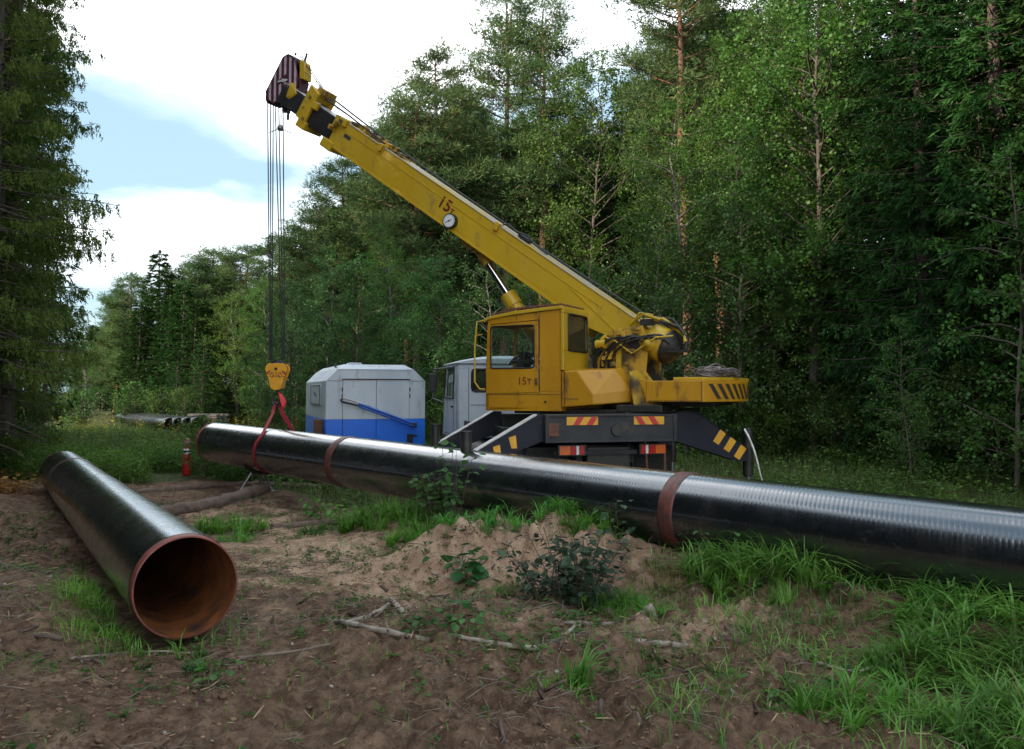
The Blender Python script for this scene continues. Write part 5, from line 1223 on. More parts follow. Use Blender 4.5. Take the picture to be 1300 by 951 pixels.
PROTO = {
    'spruce_big': ('spruce_tree', fringe_spruce(1, 22, 1.95, 2.9, .40, 9)),
    'spruce_low': ('spruce_tree', fringe_spruce(6, 20, 1.9, .9, .50)),
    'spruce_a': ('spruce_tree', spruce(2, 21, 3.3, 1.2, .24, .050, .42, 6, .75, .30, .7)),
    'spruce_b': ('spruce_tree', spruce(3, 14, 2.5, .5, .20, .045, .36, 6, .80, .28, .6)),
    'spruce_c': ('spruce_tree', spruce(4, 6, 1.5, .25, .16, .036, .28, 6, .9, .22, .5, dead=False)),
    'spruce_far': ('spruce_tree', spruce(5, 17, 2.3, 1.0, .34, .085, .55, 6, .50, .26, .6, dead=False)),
    'pine_a': ('pine_tree', pine(11, 21, 2.6, 9.5)),
    'pine_b': ('pine_tree', pine(12, 19, 3.0, 6.5)),
    'pine_c': ('pine_tree', pine(13, 15, 2.7, 4.0)),
    'birch_a': ('birch_tree', leafy(21, 12, 2.6, 1.2, .085, .80, 60, 1.0, 'birch_bark', 'leaf_birch')),
    'birch_b': ('birch_tree', leafy(22, 8.5, 2.1, .5, .080, .80, 46, 1.0, 'birch_bark', 'leaf_cool')),
    'aspen': ('aspen_tree', leafy(23, 15, 3.1, 3.2, .10, .90, 64, 1.0, 'grey_bark', 'leaf_aspen', tr=.0085)),
    'alder': ('alder_tree', leafy(24, 10, 2.7, .6, .10, .85, 54, 1.0, 'grey_bark', 'leaf_cool', rise=.6)),
    'young': ('young_birch', leafy(25, 5.0, 1.3, .2, .075, .8, 34, .9, 'grey_bark', 'leaf_birch', tr=.006, rise=.9)),
    'near_leafy': ('young_aspen', leafy(26, 7.0, 1.5, .6, .085, .85, 34, .75, 'grey_bark', 'leaf_aspen', tr=.006, rise=.55, sag=.2)),
    'bush_a': ('leafy_bush', leafy(27, 2.2, 1.2, .05, .085, .8, 22, 1.0, 'grey_bark', 'leaf_shrub', tr=.006, rise=.8)),
    'bush_b': ('leafy_bush', leafy(28, 1.3, .9, .03, .075, .8, 18, 1.1, 'grey_bark', 'leaf_birch', tr=.007, rise=.8)),
}
used_proto = set()
def tree(kind, x, y, scale=1., label=None, group=None, cat=None, rz=None, lean=0., sz=None, dz=-.06):
    nm, (mt, mc) = PROTO[kind]
    root = thing(nm, label, cat or {'spruce_tree': 'spruce', 'pine_tree': 'pine', 'birch_tree': 'birch', 'aspen_tree': 'aspen', 'alder_tree': 'alder', 'young_birch': 'birch', 'young_aspen': 'aspen', 'leafy_bush': 'bush'}[nm], (x, y, gz(x, y) + dz), group)
    root.rotation_euler = (lean, 0, random.uniform(0, 6.28) if rz is None else rz)
    root.scale = (scale, scale, sz or scale)
    for part, me in (('trunk', mt), ('crown', mc)):
        o = bpy.data.objects.new(part, me); col.objects.link(o); o.parent = root
    return root
random.seed(42)
HT = {'spruce_big': 24, 'spruce_a': 21, 'spruce_b': 14, 'spruce_c': 6, 'spruce_far': 17, 'pine_a': 21, 'pine_b': 19, 'pine_c': 15, 'birch_a': 12, 'birch_b': 8.5, 'aspen': 15, 'alder': 10}
def tall(kind, x, y, top, label=None, group=None, cat=None, wide=1.):
    """a tree given by the height of its top"""
    s_ = top / HT[kind]; w = s_ ** .6 * wide
    return tree(kind, x, y, w, label, group, cat, sz=s_)
# left edge: tall drooping spruces by the clearing
tree('spruce_big', -9.92, 16.2, 1.0, 'tall near spruce with drooping boughs reaching over the left frame edge', rz=.3)
tree('spruce_low', -12.05, 20.6, 1.0, 'drooping spruce just behind the tall near one on the left', rz=2.2)
tree('spruce_low', -14.75, 25.0, .95, 'third drooping spruce on the left, nearest the bright gap', rz=4.0)
tree('spruce_big', -10.9, 18.0, 1.0, 'tall spruce standing close behind the near one at the left edge', rz=3.1)
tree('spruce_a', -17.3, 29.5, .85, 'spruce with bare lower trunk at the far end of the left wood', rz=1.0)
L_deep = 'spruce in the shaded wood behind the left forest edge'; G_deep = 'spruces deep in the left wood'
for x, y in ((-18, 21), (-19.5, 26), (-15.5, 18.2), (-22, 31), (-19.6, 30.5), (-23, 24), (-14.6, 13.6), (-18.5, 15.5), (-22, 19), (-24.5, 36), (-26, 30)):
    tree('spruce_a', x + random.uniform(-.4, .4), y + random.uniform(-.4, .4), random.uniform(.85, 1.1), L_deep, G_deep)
# trees beside and behind the camera on the left: they keep the sun off the clearing
G_side = 'spruces lining the clearing out of view'
for x, y in ((-10.5, 10.5), (-11.5, 6.5), (-10.8, 2.0), (-12.5, -2.5), (-11.5, -7), (-13, -12), (-15.5, 9), (-16, 4), (-15.5, -1), (-17, -6), (-15, -11), (-12.2, 8.6), (-12.6, 4.4), (-12.4, 0), (-13.2, -4.8), (-12.6, -9.5), (-11.2, -13), (-14, 6.5), (-14.2, 2), (-14.4, -3), (-14.8, -8.5), (-18.5, 7), (-18.2, 2), (-18.6, -3), (-18.5, -9), (-13.5, 11.4), (-20, 12), (-21, 6), (-20, 0), (-21, -5), (-12, -17)):
    tree('spruce_a', x + random.uniform(-.5, .5), y + random.uniform(-.5, .5), random.uniform(.9, 1.15), 'tall spruce of the row beside the clearing, outside the picture', G_side)
# far left background across the meadow
for (kind, x, y, top, lb) in (
    ('birch_b', -32.6, 66, 6.6, 'yellowish young birch lit in the gap at far left'),
    ('birch_a', -30.9, 63, 7.4, 'taller yellow-green birch in the gap at far left'),
    ('pine_c', -28.4, 62, 8.8, 'leftmost far pine of the distant edge, next to the bright gap'),
    ('pine_c', -26.8, 61, 10.0, 'far pine just left of the pointed spruce'),
    ('spruce_far', -24.6, 60, 11.8, 'pointed far spruce with the highest spire left of the hook ropes'),
    ('pine_c', -22.6, 60, 10.8, 'far sunlit pine right of the pointed spruce'),
    ('pine_c', -20.5, 58, 11.4, 'pale green far pine in the middle of the distant edge'),
    ('pine_c', -19.0, 57, 10.2, 'short far pine right of the pale green one'),
    ('pine_b', -17.0, 55, 11.0, 'dark round-topped far pine left of the hook ropes'),
    ('birch_a', -16.1, 51, 7.6, 'slim birch with white stem standing left of the hook block'),
    ('birch_a', -13.0, 47, 7.8, 'light green birch behind the hook block'),
    ('birch_b', -10.6, 42, 7.0, 'pale birch between the hook ropes and the box trailer'),
    ('spruce_far', -22.2, 56, 8.2, 'low dark spruce behind the far stored pipes'),
    ('spruce_far', -19.4, 53, 7.6, 'low dark spruce right behind the stacked boards'),
    ('spruce_far', -24.5, 57, 7.8, 'low dark spruce left of the far stored pipes'),
    ('spruce_far', -23.3, 58, 10.2, 'dark spruce just right of and behind the pointed one'),
    ('spruce_far', -20.9, 55, 9.0, 'mid-height dark spruce left of the stacked boards'),
    ('spruce_far', -18.2, 54, 9.2, 'dark spruce between the boards and the slim white birch'),
    ('spruce_c', -17.8, 50, 5.0, 'small spruce at the foot of the slim white birch'),
    ('birch_b', -28.2, 54, 3.6, 'low birch bush under the leftmost far pine')):
    tall(kind, x, y, top, lb, wide=1.3 if kind == 'spruce_far' else 1.)
SKY = ((60, 440), (150, 400), (200, 370), (320, 350), (400, 300), (440, 245), (500, 190), (550, 130), (640, 80), (720, 110), (800, 50), (900, -40), (1300, -100))
def plan_height(x, y, low):      # the wood rises steadily from the far gap towards the right
    px = 650 + 1100 * x / y
    return 2 + (497 - np.interp(px, [a for a, b_ in SKY], [b_ for a, b_ in SKY]) - low) * y / 1100
G_far = 'trees of the distant forest edge'
for k in range(44):
    x = -44 + 40 * random.random(); y = 66 + 24 * random.random()
    tall(random.choice(['spruce_far', 'spruce_far', 'spruce_far', 'pine_c']), x, y, max(5, plan_height(x, y, random.uniform(5, 50))), 'conifer standing deep inside the distant forest', G_far)
# middle: pines behind the boom
for (kind, x, y, top, lb) in (
    ('pine_b', -13.9, 52, 11.2, 'leaning-crowned pine just right of the hook ropes'),
    ('pine_c', -10.9, 48, 12.2, 'bushy pine behind the lower third of the hook ropes'),
    ('pine_b', -8.9, 46, 14.2, 'dense dark pine below the boom head'),
    ('pine_b', -7.2, 46, 14.6, 'broad pine rising to the lower side of the boom'),
    ('pine_b', -5.7, 46, 16.6, 'pine with pale top just clear of the boom'),
    ('pine_c', -4.8, 43, 16.6, 'dark bushy pine directly behind the boom collar'),
    ('pine_b', -3.8, 45, 19.6, 'pine with feathery pointed top left of the two tallest pines'),
    ('pine_a', -.4, 44, 22.3, 'left one of the two tallest sunlit pines with red stems'),
    ('pine_a', 1.5, 43, 21.6, 'right one of the two tallest sunlit pines with red stems'),
    ('aspen', 3.7, 41, 18.0, 'tall grey-green birch between the tallest pines and the dark pine'),
    ('pine_b', 2.9, 46, 17.0, 'shaded pine behind the tall grey-green birch'),
    ('spruce_a', 5.0, 44, 16.0, 'narrow dark spruce behind the tall grey-green birch'),
    ('pine_a', 7.3, 36, 22.0, 'big dark pine with bent bare boughs cut by the top edge'),
    ('pine_b', 9.0, 38, 21.5, 'pine behind the big dark one with bent boughs'),
    ('pine_a', 12.3, 35, 23.5, 'pine whose red stem shows above the leafy trees'),
    ('spruce_a', 7.0, 41, 15.5, 'dark spruce filling the gap under the big dark pine')):
    tall(kind, x, y, top, lb)
G_mid = 'conifers behind the crane'
for k in range(34):
    x = -15 + 32 * random.random(); y = 49 + 14 * random.random() - max(0, x) * .35
    tall(random.choice(['pine_a', 'pine_b', 'spruce_far', 'spruce_a']), x, y, plan_height(x, y, random.uniform(25, 110)), 'conifer in the second row of the forest behind the crane', G_mid)
# leafy edge behind crane and trailer
for (kind, x, y, s_, lb) in (
    ('alder', -9.2, 36, .66, 'rounded alder to the left of the box trailer roof'),
    ('birch_b', -7.2, 33, .88, 'light birch above the box trailer roof'),
    ('alder', -5.9, 33, .72, 'dark alder above the right end of the box trailer'),
    ('birch_a', -4.6, 36, .74, 'taller birch under the middle of the boom'),
    ('alder', -2.6, 31, .70, 'alder directly behind the grey driving cab'),
    ('birch_b', -.6, 29.5, .80, 'birch seen through the operator cab window'),
    ('birch_a', .8, 33, .60, 'birch behind the lift cylinder'),
    ('alder', 2.6, 28, .62, 'alder behind the operator cab'),
    ('birch_b', 4.3, 27.5, .90, 'birch behind the winch at the boom foot'),
    ('birch_a', 5.7, 28.5, .95, 'bright birch above the counterweight'),
    ('alder', 7.0, 26.5, .95, 'alder to the right of the counterweight'),
    ('birch_a', 7.2, 30, 1.12, 'tall birch with yellow-green crown above the coil of wire'),
    ('aspen', 8.75, 25.2, 1.04, 'tall aspen with long bare dark trunk right of the crane'),
    ('aspen', 9.9, 27.5, 1.05, 'big aspen spreading over the upper right'),
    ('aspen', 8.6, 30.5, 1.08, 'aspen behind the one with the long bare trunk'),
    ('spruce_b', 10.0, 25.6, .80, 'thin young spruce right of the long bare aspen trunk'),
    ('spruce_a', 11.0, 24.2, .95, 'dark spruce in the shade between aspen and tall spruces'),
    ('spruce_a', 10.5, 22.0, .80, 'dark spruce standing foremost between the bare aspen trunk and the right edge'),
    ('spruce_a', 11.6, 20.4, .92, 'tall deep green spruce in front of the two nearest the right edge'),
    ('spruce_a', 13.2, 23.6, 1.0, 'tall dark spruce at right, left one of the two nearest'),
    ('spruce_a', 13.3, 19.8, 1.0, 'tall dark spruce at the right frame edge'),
    ('spruce_b', 11.0, 20.0, .62, 'small spruce in deep shade in front of the tall right spruces'),
    ('near_leafy', 9.75, 16.9, 1.03, 'young aspen with pale leaves and brown stem at the right frame edge'),
    ('near_leafy', 8.2, 17.9, .52, 'small pale-leaved aspen left of the one at the right frame edge')):
    tree(kind, x, y, s_, lb)
G_right = 'trees deep in the right wood'
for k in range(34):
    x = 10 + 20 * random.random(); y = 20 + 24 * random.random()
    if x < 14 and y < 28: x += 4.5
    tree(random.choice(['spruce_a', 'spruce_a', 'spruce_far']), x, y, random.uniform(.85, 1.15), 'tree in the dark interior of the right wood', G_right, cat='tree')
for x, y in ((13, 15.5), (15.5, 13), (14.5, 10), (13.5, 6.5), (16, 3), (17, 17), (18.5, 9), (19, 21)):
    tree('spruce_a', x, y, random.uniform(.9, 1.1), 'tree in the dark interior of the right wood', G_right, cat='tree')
# thickets at the foot of the trees
G_b = 'bushes along the foot of the forest'
bl = 'green bush in the thicket at the foot of the forest'
for k in range(70):
    u = random.random()
    if k < 34: x = -10 + 21 * u; y = 31.5 - max(0, x) * .75 + random.uniform(-1.5, 2.5) + (4.5 if x < -6 else 0); kind = random.choice(['bush_a', 'bush_a', 'young', 'bush_b'])
    elif k < 50: x = 9.2 + random.uniform(-.5, 2.8); y = 15 + 11 * u; kind = random.choice(['bush_a', 'bush_b', 'young'])
    else: x = -30 + 18 * u; y = 52 + random.uniform(-2, 3) - (x + 30) * .3; kind = random.choice(['bush_a', 'bush_a', 'spruce_c'])
    tree(kind, x, y, random.uniform(.6, 1.1) * (.6 if kind == 'spruce_c' else 1), bl, G_b, cat='bush')
for (kind, x, y, s_, lb) in (('bush_a', -6.9, 19.6, .62, 'leafy bush under the raised left end of the long pipe'),
                             ('bush_b', -6.9, 20.9, .6, 'low bush between the red extinguisher and the pipe end'),
                             ('bush_a', -11.2, 40.5, .9, 'bush with pale leaves beside the stacked boards'),
                             ('bush_b', -12.4, 19.8, .9, 'bush at the foot of the left spruces beyond the short pipe'),
                             ('bush_b', -12.9, 22.6, 1.1, 'taller bush in the meadow below the left spruce boughs')):
    tree(kind, x, y, s_, lb)
M['spruce_bark_light'] = M['spruce_bark']
for k, (x, y, r_, h_) in enumerate(((-16.3, 27.6, .12, 9), (-15.75, 27.4, .09, 9), (-15.5, 27.9, .12, 9), (-15.9, 29.0, .10, 9), (-16.9, 29.5, .13, 10), (-14.7, 27.3, .08, 7))):
    t_ = QB(); zz = np.linspace(0, h_, 10); rg = np.random.default_rng(k)
    t_.tube(np.stack([rg.normal(0, .02, 10), rg.normal(0, .02, 10), zz], 1), r_ * (1 - zz / h_ * .75), 8)
    br = QB()
    for j in range(26):
        z = rg.uniform(1.2, h_ - 1); az = rg.uniform(0, 6.28); L = rg.uniform(.4, 1.3); o_ = np.array([math.cos(az), math.sin(az), -.15])
        br.tube(np.array([[0, 0, z], o_ * L * .5 + [0, 0, z], o_ * L + [0, 0, z - .1]]), [.012, .008, .004], 3)
    pos = ['leftmost', 'second', 'third', 'rightmost but one', 'farthest back', 'rightmost'][k]
    rt = thing('bare_tree', 'slender bare spruce stem in the shade below the left crowns, ' + pos + ' of six', 'tree', (x, y, gz(x, y) - .05), 'bare stems in the left wood')
    for nm, q in (('trunk', t_), ('dead_branches', br)):
        o = bpy.data.objects.new(nm, q.mesh(nm, 'spruce_bark', True)); col.objects.link(o); o.parent = rt

# ------------------------------------------------------------------ ground vegetation and litter
rng = np.random.default_rng(5)
def on_ground(x, y, dz=0): return np.stack([x, y, ground_z(x, y) + dz], 1)
def in_view(x, y, m=.64): return (np.abs(x) < m * y + 1.0) & (y > 3.6)
def under_pipe1(x, y):
    u = (x - C1.x) * D1.x + (y - C1.y) * D1.y; v = (x - C1.x) * D1.y - (y - C1.y) * D1.x
    return (u > -.1) & (u < 12.2) & (np.abs(v) < .36)
def under_pipe2(x, y):
    v = (x - PC.x) * PD.y - (y - PC.y) * PD.x
    return np.abs(v) < .40
def scatter(n, x0, x1, y0, y1, dens=None):
    x = rng.uniform(x0, x1, n); y = rng.uniform(y0, y1, n); k = in_view(x, y) & ~under_pipe1(x, y) & ~under_pipe2(x, y)
    x, y = x[k], y[k]
    if dens is not None:
        k = rng.uniform(0, 1, len(x)) < dens(x, y); x, y = x[k], y[k]
    return x, y
# meadow behind the pipes
mb = QB()
x, y = scatter(140000, -24, 14, 12, 46, lambda x, y: cover(x, y) * (1 - blob(x, y, -7.5, 19.9, .8, 1.9, .37, 6.)) * np.clip(.25 + vnoise(x * .8, y * .8, 5) + .5, 0, 1) * np.clip(1.25 - y / 60, .2, 1))
mb.blades(on_ground(x, y, -.02), rng.uniform(0, 6.28, len(x)), rng.uniform(.12, .45, len(x)), .012 + .0005 * y, rng.uniform(.2, .9, len(x)), 2)
tag(mb.build('meadow_grass', 'grass_meadow'), 'green and straw coloured meadow grass behind the pipes', 'grass', kind='stuff')
def weeds(n, box, dens, hmin, hmax, leaf, mat, name, label, k=12, spread=.10):
    x, y = scatter(n, *box, dens); m = len(x); q = QB()
    P = on_ground(x, y, -.01); H = rng.uniform(hmin, hmax, m)
    t = rng.uniform(.1, 1, (m, k)); az = rng.uniform(0, 6.28, (m, k)); lean = rng.normal(0, .12, (m, 1, 2)) * np.ones((m, k, 1))
    base = P[:, None] + np.stack([lean[..., 0] * t * H[:, None], lean[..., 1] * t * H[:, None], t * H[:, None]], -1)
    out = np.stack([np.cos(az), np.sin(az), rng.uniform(-.3, .5, (m, k))], -1)
    base = base + out * rng.uniform(0, spread, (m, k, 1)) * (1.2 - t[..., None]); base = base.reshape(-1, 3); D = unit(out.reshape(-1, 3))
    n_ = unit(rng.normal(0, .4, base.shape) + [0, 0, 1.]); U = unit(np.cross(D, n_)); s_ = leaf * rng.uniform(.6, 1.3, len(base))
    q.rhomb(base, D, U, s_, s_ * .55)
    q.blades(P, rng.uniform(0, 6.28, m), H, .008 + 0 * H, .1 + 0 * H, 2)
    return tag(q.build(name, mat), label, 'plants', kind='stuff')
weeds(22000, (-22, 14, 12, 44), lambda x, y: cover(x, y) * (1 - blob(x, y, -7.5, 19.9, .8, 1.9, .37, 6.)) * np.clip(vnoise(x * .45, y * .45, 8) * 1.8 + .5, .05, 1) * np.clip(1.2 - y / 55, .2, 1), .2, .62, .085, 'leaf_shrub', 'meadow_weeds', 'leafy weeds mixed through the meadow behind the pipes', 13)
weeds(9000, (-13, -4, 18.5, 24), lambda x, y: cover(x, y) * .8 * (1 - blob(x, y, -7.5, 19.9, .8, 1.9, .37, 6.)), .3, .75, .07, 'leaf_birch', 'tall_weeds', 'tall light green weeds beyond the short pipe and round the extinguisher', 16)
weeds(520, (-24, -10, 34, 46), lambda x, y: np.clip(vnoise(x * .6, y * .6, 31) * 3 + .2, 0, 1), .5, .85, .10, 'leaf_yellow', 'goldenrod', 'yellow flowering weeds before the far stored pipes', 10, .06)
weeds(1800, (-13, -9, 14, 22), lambda x, y: np.clip(vnoise(x * .9, y * .9, 13) * 2 + .3, 0, 1), .12, .40, .11, 'bracken', 'withered_bracken', 'orange brown withered fern at the left forest foot', 14, .16)
# green patches in the clearing
def patches(x, y):
    p = 0
    for cx, cy, rx, ry, ang, w in ((-4.1, 12.9, .55, .35, 0, 1), (-3.0, 14.3, .5, .4, 0, .5), (-1.5, 12.6, 1.0, .35, -.2, .6), (-.5, 8.6, .35, .2, 0, .6), (-2.2, 10.8, .5, .25, 0, .5), (-2.3, 9.4, .30, .18, 0, .5),
                               (-1.9, 11.4, .6, .3, .1, .4), (.35, 6.5, 1.2, .25, .1, .5), (1.6, 6.2, 1.4, .4, 0, .7), (2.3, 7.6, .8, .4, -.5, .6), (-3.75, 8.5, .42, 1.7, .55, 1), (-3.0, 10.9, .5, .3, 0, .5), (-1.6, 9.9, .5, .2, 0, .45), (-.9, 7.9, .5, .25, 0, .4), (-3.6, 6.4, .5, .3, 0, .4), (-1.3, 5.6, .4, .25, 0, .3), (-5.2, 7.2, .6, .3, 0, .25), (.5, 7.2, .5, .25, 0, .5), (-.2, 6.9, .4, .2, 0, .5),
                               (-2.8, 6.6, .4, .3, 0, .35), (-1.3, 8.4, .3, .15, 0, .4), (-2.8, 12.1, .4, .2, 0, .5), (-.3, 7.5, .4, .25, 0, .4), (-2.0, 7.0, .3, .2, 0, .3), (1.2, 8.0, .5, .3, 0, .5), (-4.2, 5.9, .5, .3, 0, .25), (-3.4, 16.2, 1.2, .5, 0, .5), (-6.5, 17.5, 1.5, .4, 0, .3), (-1.0, 11.0, .5, .3, 0, .35), (.3, 10.4, .9, .3, -.3, .9)):
        p = p + w * blob(x, y, cx, cy, rx, ry, ang)
    return np.clip(p, 0, 1)
q = QB(); x, y = scatter(90000, -8, 5, 4.2, 17.5, lambda x, y: patches(x, y) * np.clip(vnoise(x * 3, y * 3, 4) * 1.6 + .55, 0, 1) + .03 * (vnoise(x * 1.1, y * 1.1, 19) > .0) + .01)
q.blades(on_ground(x, y, -.01), rng.uniform(0, 6.28, len(x)), rng.uniform(.04, .14, len(x)), .007, rng.uniform(.3, 1.2, len(x)), 2)
tag(q.build('short_grass', 'grass_bright'), 'short green grass growing in patches on the bare earth', 'grass', kind='stuff')
def low_plants(x, y): return np.clip(patches(x, y) * .7 + .09 + .55 * (vnoise(x * 1.3, y * 1.3, 66) > .10), 0, 1)
o = weeds(8500, (-8, 5, 4.2, 16), lambda x, y: low_plants(x, y), .02, .10, .045, 'leaf_shrub', 'low_herbs', 'low herbs and moss tufts scattered over the churned earth', 9, .05)

def clump(name, cx, cy, rx, ry, n, h0, h1, w, lean0, lean1, mat, label, cat='grass clump', group=None, ang=0., seg=3, dz=0., kind=None):
    if name == 'sedge_clump': seg = 5
    a = rng.uniform(0, 6.28, n); r_ = np.sqrt(rng.uniform(0, 1, n)); u = np.cos(a) * r_ * rx; v = np.sin(a) * r_ * ry
    x = cx + u * math.cos(ang) - v * math.sin(ang); y = cy + u * math.sin(ang) + v * math.cos(ang)
    # blades grow in tufts and lean away from the tuft's heart
    k = max(1, n // 26); tx_ = rng.choice(n, k); d2 = (x[:, None] - x[tx_][None]) ** 2 + (y[:, None] - y[tx_][None]) ** 2; j = d2.argmin(1)
    x = x * .45 + x[tx_][j] * .55; y = y * .45 + y[tx_][j] * .55
    az = np.arctan2(y - y[tx_][j], x - x[tx_][j]) + rng.normal(0, .7, n)
    H = h0 * .5 + (h1 - h0 * .5) * rng.beta(1.6, 1.5, n) * np.clip(1.15 - r_ * .35, .5, 1.1)
    P = on_ground(x, y, -.02) - np.array([cx, cy, gz(cx, cy)])
    q = QB(); q.blades(P, az, H, w * rng.uniform(.6, 1.4, n), rng.uniform(lean0 * .5, lean1, n), seg)
    nd = n // 9; sel = rng.choice(n, nd)      # last year's straw, some of it broken over
    d = QB(); d.blades(P[sel] + rng.normal(0, .03, (nd, 3)) * [1, 1, 0], rng.uniform(0, 6.28, nd), H[sel] * rng.uniform(.5, 1.1, nd), w * .55, rng.uniform(.1, 1.9, nd), seg)
    o = thing(name, None, None, (cx, cy, gz(cx, cy)))
    for pn, qq, pm in (('green_blades', q, mat), ('dry_blades', d, 'grass_dry')):
        ob = bpy.data.objects.new(pn, qq.mesh(pn, pm)); col.objects.link(ob); ob.parent = o
    return tag(o, label, cat, group, kind)
G_t = 'grass tufts growing on the clearing'
clump('grass_clump', -4.15, 12.85, .55, .32, 520, .22, .44, .015, .5, 1.2, 'grass_bright', 'bright tuft of grass on bare soil right of the short pipe')
clump('grass_clump', -3.85, 12.2, .30, .22, 200, .12, .26, .012, .5, 1.2, 'grass_bright', 'small tuft in front of the bright one by the short pipe')
clump('grass_clump', -1.75, 12.1, .75, .38, 760, .24, .52, .017, .5, 1.3, 'grass_bright', 'lush grass clump left of the dirt mound below the long pipe', group=G_t)
clump('grass_clump', -1.0, 11.3, .65, .32, 640, .22, .46, .016, .5, 1.3, 'grass_bright', 'grass clump touching the left foot of the dirt mound')
clump('grass_clump', -2.7, 12.6, .45, .25, 300, .12, .28, .014, .5, 1.2, 'leaf_shrub', 'leafy green tuft left of the lush clump', 'plant clump')
clump('grass_clump', .0, 10.15, .95, .36, 900, .16, .34, .013, .8, 1.7, 'grass_bright', 'fringe of green grass along the crest of the dirt mound', ang=-.3)
clump('grass_clump', .9, 9.75, .65, .30, 760, .16, .34, .013, .9, 1.8, 'grass_bright', 'grass hanging over the right shoulder of the dirt mound', ang=-.5)
clump('grass_clump', .98, 7.72, .42, .26, 900, .16, .34, .007, .5, 1.3, 'grass_bright', 'fine soft green tussock beside the dark bush')
clump('grass_clump', 1.55, 8.45, .30, .20, 240, .14, .30, .009, .5, 1.3, 'grass_dry', 'dull tuft between the fine tussock and the sedge by the pipe')
clump('grass_clump', -.12, 8.55, .28, .14, 260, .06, .16, .008, .5, 1.2, 'grass_bright', 'low strip of grass under the big-leaved burdock')
clump('grass_clump', .22, 8.35, .35, .18, 190, .12, .30, .007, .5, 1.4, 'grass_dry', 'dry yellowish grass right of the burdock')
clump('sedge_clump', 2.05, 8.35, .42, .28, 600, .30, .58, .019, .7, 1.5, 'grass_sedge', 'long-leaved sedge left end of the row under the long pipe', 'sedge')
clump('sedge_clump', 2.72, 8.02, .52, .32, 800, .34, .66, .020, .7, 1.5, 'grass_sedge', 'tallest sedge clump in the middle of the row under the long pipe', 'sedge')
clump('sedge_clump', 3.38, 7.75, .45, .28, 560, .22, .48, .018, .7, 1.5, 'grass_sedge', 'lower sedge at the right end of the row under the long pipe', 'sedge')
clump('sedge_clump', 2.35, 7.65, .16, .12, 120, .14, .30, .010, .4, 1.0, 'grass_sedge', 'small upright tuft standing before the sedge row', 'sedge')
clump('sedge_clump', 3.55, 6.85, .55, .35, 800, .28, .55, .020, .7, 1.6, 'grass_sedge', 'arching sedge clump on the right near the lower frame edge', 'sedge')
clump('sedge_clump', 4.35, 6.95, .55, .35, 800, .28, .55, .020, .7, 1.6, 'grass_sedge', 'sedge clump at the right frame edge under the pipe', 'sedge')
clump('sedge_clump', 2.95, 6.25, .50, .32, 760, .22, .46, .019, .7, 1.6, 'grass_sedge', 'foremost sedge clump low in the right corner', 'sedge')
clump('sedge_clump', 3.75, 6.05, .55, .32, 820, .26, .50, .020, .7, 1.6, 'grass_sedge', 'sedge clump in the lower right corner of the clearing', 'sedge')
clump('sedge_clump', 3.1, 5.35, .6, .32, 760, .22, .44, .018, .7, 1.6, 'grass_sedge', 'sedge clump cut by the bottom frame edge at right', 'sedge')
clump('sedge_clump', 2.2, 5.6, .5, .25, 380, .14, .34, .014, .6, 1.4, 'grass_bright', 'soft grass between the corner sedge and the bare soil', 'grass clump')
clump('blade_tuft', .50, 6.05, .14, .10, 46, .30, .52, .020, .25, .9, 'grass_sedge', 'tuft of broad pointed blades at the middle of the lower edge', 'grass clump')
clump('blade_tuft', .25, 5.9, .30, .14, 160, .08, .2, .009, .5, 1.3, 'grass_bright', 'short grass left of the broad-bladed tuft', 'grass clump')
clump('grass_clump', -2.25, 6.35, .10, .08, 60, .10, .20, .007, .3, .9, 'grass_bright', 'lone thin tuft in the brown foreground')
q = QB(); x, y = scatter(19000, .8, 6, 4, 9.8, lambda x, y: np.clip(vnoise(x * 2.2, y * 2.2, 23) * 3.2 + .85, 0, 1) * np.clip(blob(x, y, 3.2, 6.6, 1.9, 1.2, -.5) * 1.0 + blob(x, y, 2.3, 5.2, 1.6, .7, 0) * .7 + blob(x, y, 2.9, 8.4, 1.6, .5, -.8), 0, 1) * .8)
q.blades(on_ground(x, y, -.01), rng.uniform(0, 6.28, len(x)), rng.uniform(.08, .26, len(x)), .010, rng.uniform(.4, 1.3, len(x)), 3)
tag(q.build('undergrowth', 'grass_sedge'), 'grass filling the gaps between the sedge clumps on the right', 'grass', kind='stuff')
q = QB(); x, y = scatter(16000, -4.5, -2.2, 6.6, 12, lambda x, y: blob(x, y, -3.75, 8.4, .42, 1.7, .55) * .95)
q.blades(on_ground(x, y, -.01), rng.uniform(0, 6.28, len(x)), rng.uniform(.08, .25, len(x)), .009, rng.uniform(.4, 1.3, len(x)), 2)
tag(q.build('pipe_side_grass', 'grass_bright'), 'shaded grass along the left flank of the short pipe', 'grass', kind='stuff')

